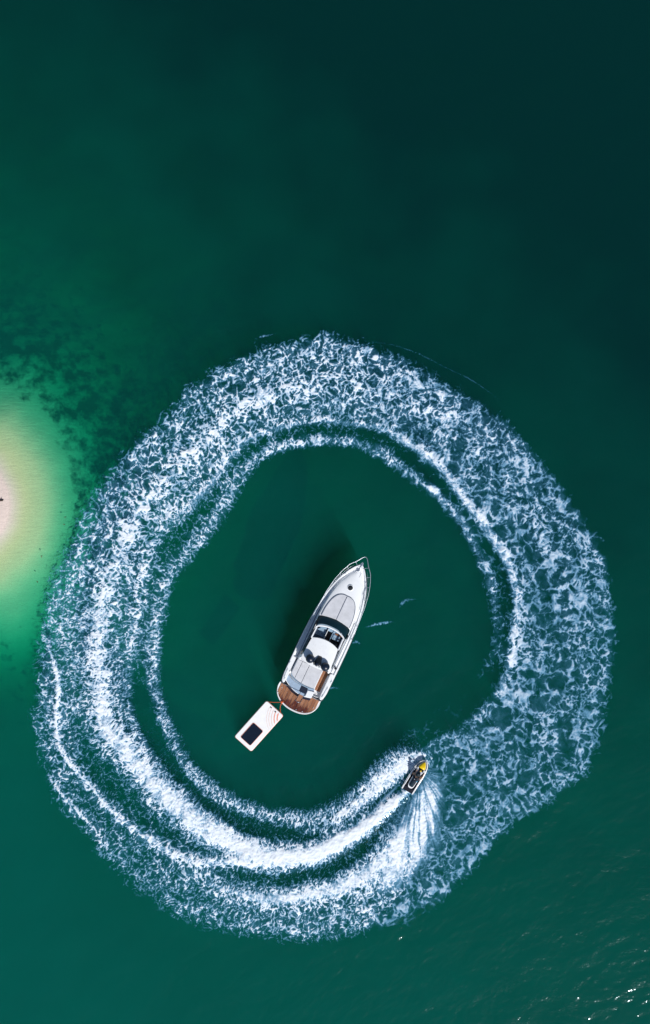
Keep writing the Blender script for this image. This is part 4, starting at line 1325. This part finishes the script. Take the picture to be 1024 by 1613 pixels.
for s in (-1, 1):
    MB().lathe([(.002, -.012), (.010, -.008), (.012, 0), (.010, .008), (.002, .012)], (s * .034, .364, 1.655), 10).build('eye', M['hair'], rider)
MB().tube([(-.028, .372, 1.578), (0, .385, 1.576), (.028, .372, 1.578)], .006, 5).build('mouth', M['coral'], rider)
# ---------------------------------------------------------------- stray foam on the open water, and one drawn wave line
def streaks(name, x0, x1, y0, y1, lines, seed, label):
    X, Y = np.meshgrid(np.arange(x0, x1, .9), np.arange(y0, y1, .9))
    x, y = X.ravel(), Y.ravel()
    wob = 2.2 * fbm(x / 7, y / 7, 3, seed)
    T_ = np.zeros(x.shape)
    for pts in lines:
        d, s, e = along(catmull(pts), x + wob, y + wob, 30)
        T_ = np.maximum(T_, np.exp(-np.clip(d / np.maximum(e[:, 0], .5), 0, 5) ** 2) * e[:, 1])
    n1 = 1 - np.abs(fbm(x / 5, y / 5, 3, seed + 3)) * 4.0
    T_ = np.clip(T_ * (1.0 + .9 * n1) - .55, 0, 1) * .62
    tag(foam_sheet(name, X, Y, T_.reshape(X.shape), .05), label, 'foam', kind='stuff')


streaks('foam_streak', 535, 660, 930, 1035, [[(574, 988, 1.5, .4), (590, 984, 2.5, .95), (606, 981, 2.5, .95), (620, 979, 1.5, .4)],
                                             [(628, 958, 2, .4), (634, 950, 4, .75), (642, 945, 3, .7), (660, 944, 2, .3)],
                                             [(556, 1013, 2, .6), (562, 1011, 2.2, .9), (568, 1015, 1.5, .5)]], 401, 'thin streaks of foam on the water beside the yacht')
streaks('foam_streak', 395, 450, 515, 545, [[(402, 534, 1.5, .4), (414, 530, 1.8, .85), (428, 527, 1.5, .6), (440, 526, 1, .3)]], 411, 'short pale streak above the top of the foam ring')
streaks('foam_streak', 505, 560, 1080, 1110, [[(512, 1086, 3, .6), (522, 1083, 3, .7), (535, 1084, 2, .4)]], 421, 'small churned patch of foam off the stern quarter')

streaks('foam_streak', 560, 800, 525, 660, [[(585, 538, 1.5, .4), (625, 545, 1.6, .5), (665, 560, 1.8, .56), (700, 578, 1.8, .46), (745, 600, 1.8, .56), (790, 632, 1.5, .4)]], 431, 'faint broken line painted as the sheen of a wave crest outside the upper right of the ring')  # foam line added to draw the sheen of a wave ring

# ---------------------------------------------------------------- drifting weed by the bank and wood on the sand
M['weed'] = mat('brown_weed', (.10, .055, .018), .6, var=.4, scale=10)
M['wood'] = mat('wet_driftwood', (.035, .018, .010), .8, var=.4, scale=8)


def weed_clump(sx_, sy_, size, seed):
    rnd = random.Random(seed)
    w = MB()
    for k in range(9):
        a = rnd.uniform(0, 2 * math.pi); ln = size * rnd.uniform(.6, 1.2); bend = rnd.uniform(-.8, .8)
        pts = []
        for t in np.linspace(0, 1, 5):
            pts.append((ln * t * math.cos(a + bend * t), ln * t * math.sin(a + bend * t), .03 + .04 * math.sin(3 * t + k)))
        wd = size * .13
        l_ = [(x - wd * math.sin(a) * (1 - t * .8), y + wd * math.cos(a) * (1 - t * .8), z) for (x, y, z), t in zip(pts, np.linspace(0, 1, 5))]
        r_ = [(x + wd * math.sin(a) * (1 - t * .8), y - wd * math.cos(a) * (1 - t * .8), z + .015) for (x, y, z), t in zip(pts, np.linspace(0, 1, 5))]
        w.loft([l_, r_])
    o = w.build('seaweed_clump', M['weed'])
    x, y, _ = at(sx_, sy_)
    o.location = (x, y, max(.01, float(bed_height(np.array([x]), np.array([y]))[0]) + .02))
    o.rotation_euler = (0, 0, rnd.uniform(0, 6))
    return o


for i, (a, b, s, lab) in enumerate(((102.8, 814.4, .13, 'upper of two brown weed clumps drifting off the sand bank'), (101.4, 826, .13, 'lower of two brown weed clumps drifting off the sand bank'),
                                    (66, 876, .15, 'brown weed clump over the pale green shallows, lower right of the bank'), (59, 916, .14, 'brown weed clump at the lower edge of the pale shallows'))):
    tag(weed_clump(a, b, s, 20 + i), lab, 'seaweed', 'weed drifting round the bank')
x, y, _ = at(3, 788.3)
dw = MB().tube([(-.20, -.05, .05), (-.06, .02, .09), (.08, .0, .08), (.19, .06, .05)], [.05, .08, .075, .03], 8)
dw.tube([(-.02, .02, .09), (.03, .14, .13), (.04, .20, .12)], [.04, .03, .015], 7)
do_ = dw.build('driftwood', M['wood'])
do_.location = (x, y, float(bed_height(np.array([x]), np.array([y]))[0]) - .02)
tag(do_, 'small dark piece of driftwood on the dry pink sand', 'driftwood')
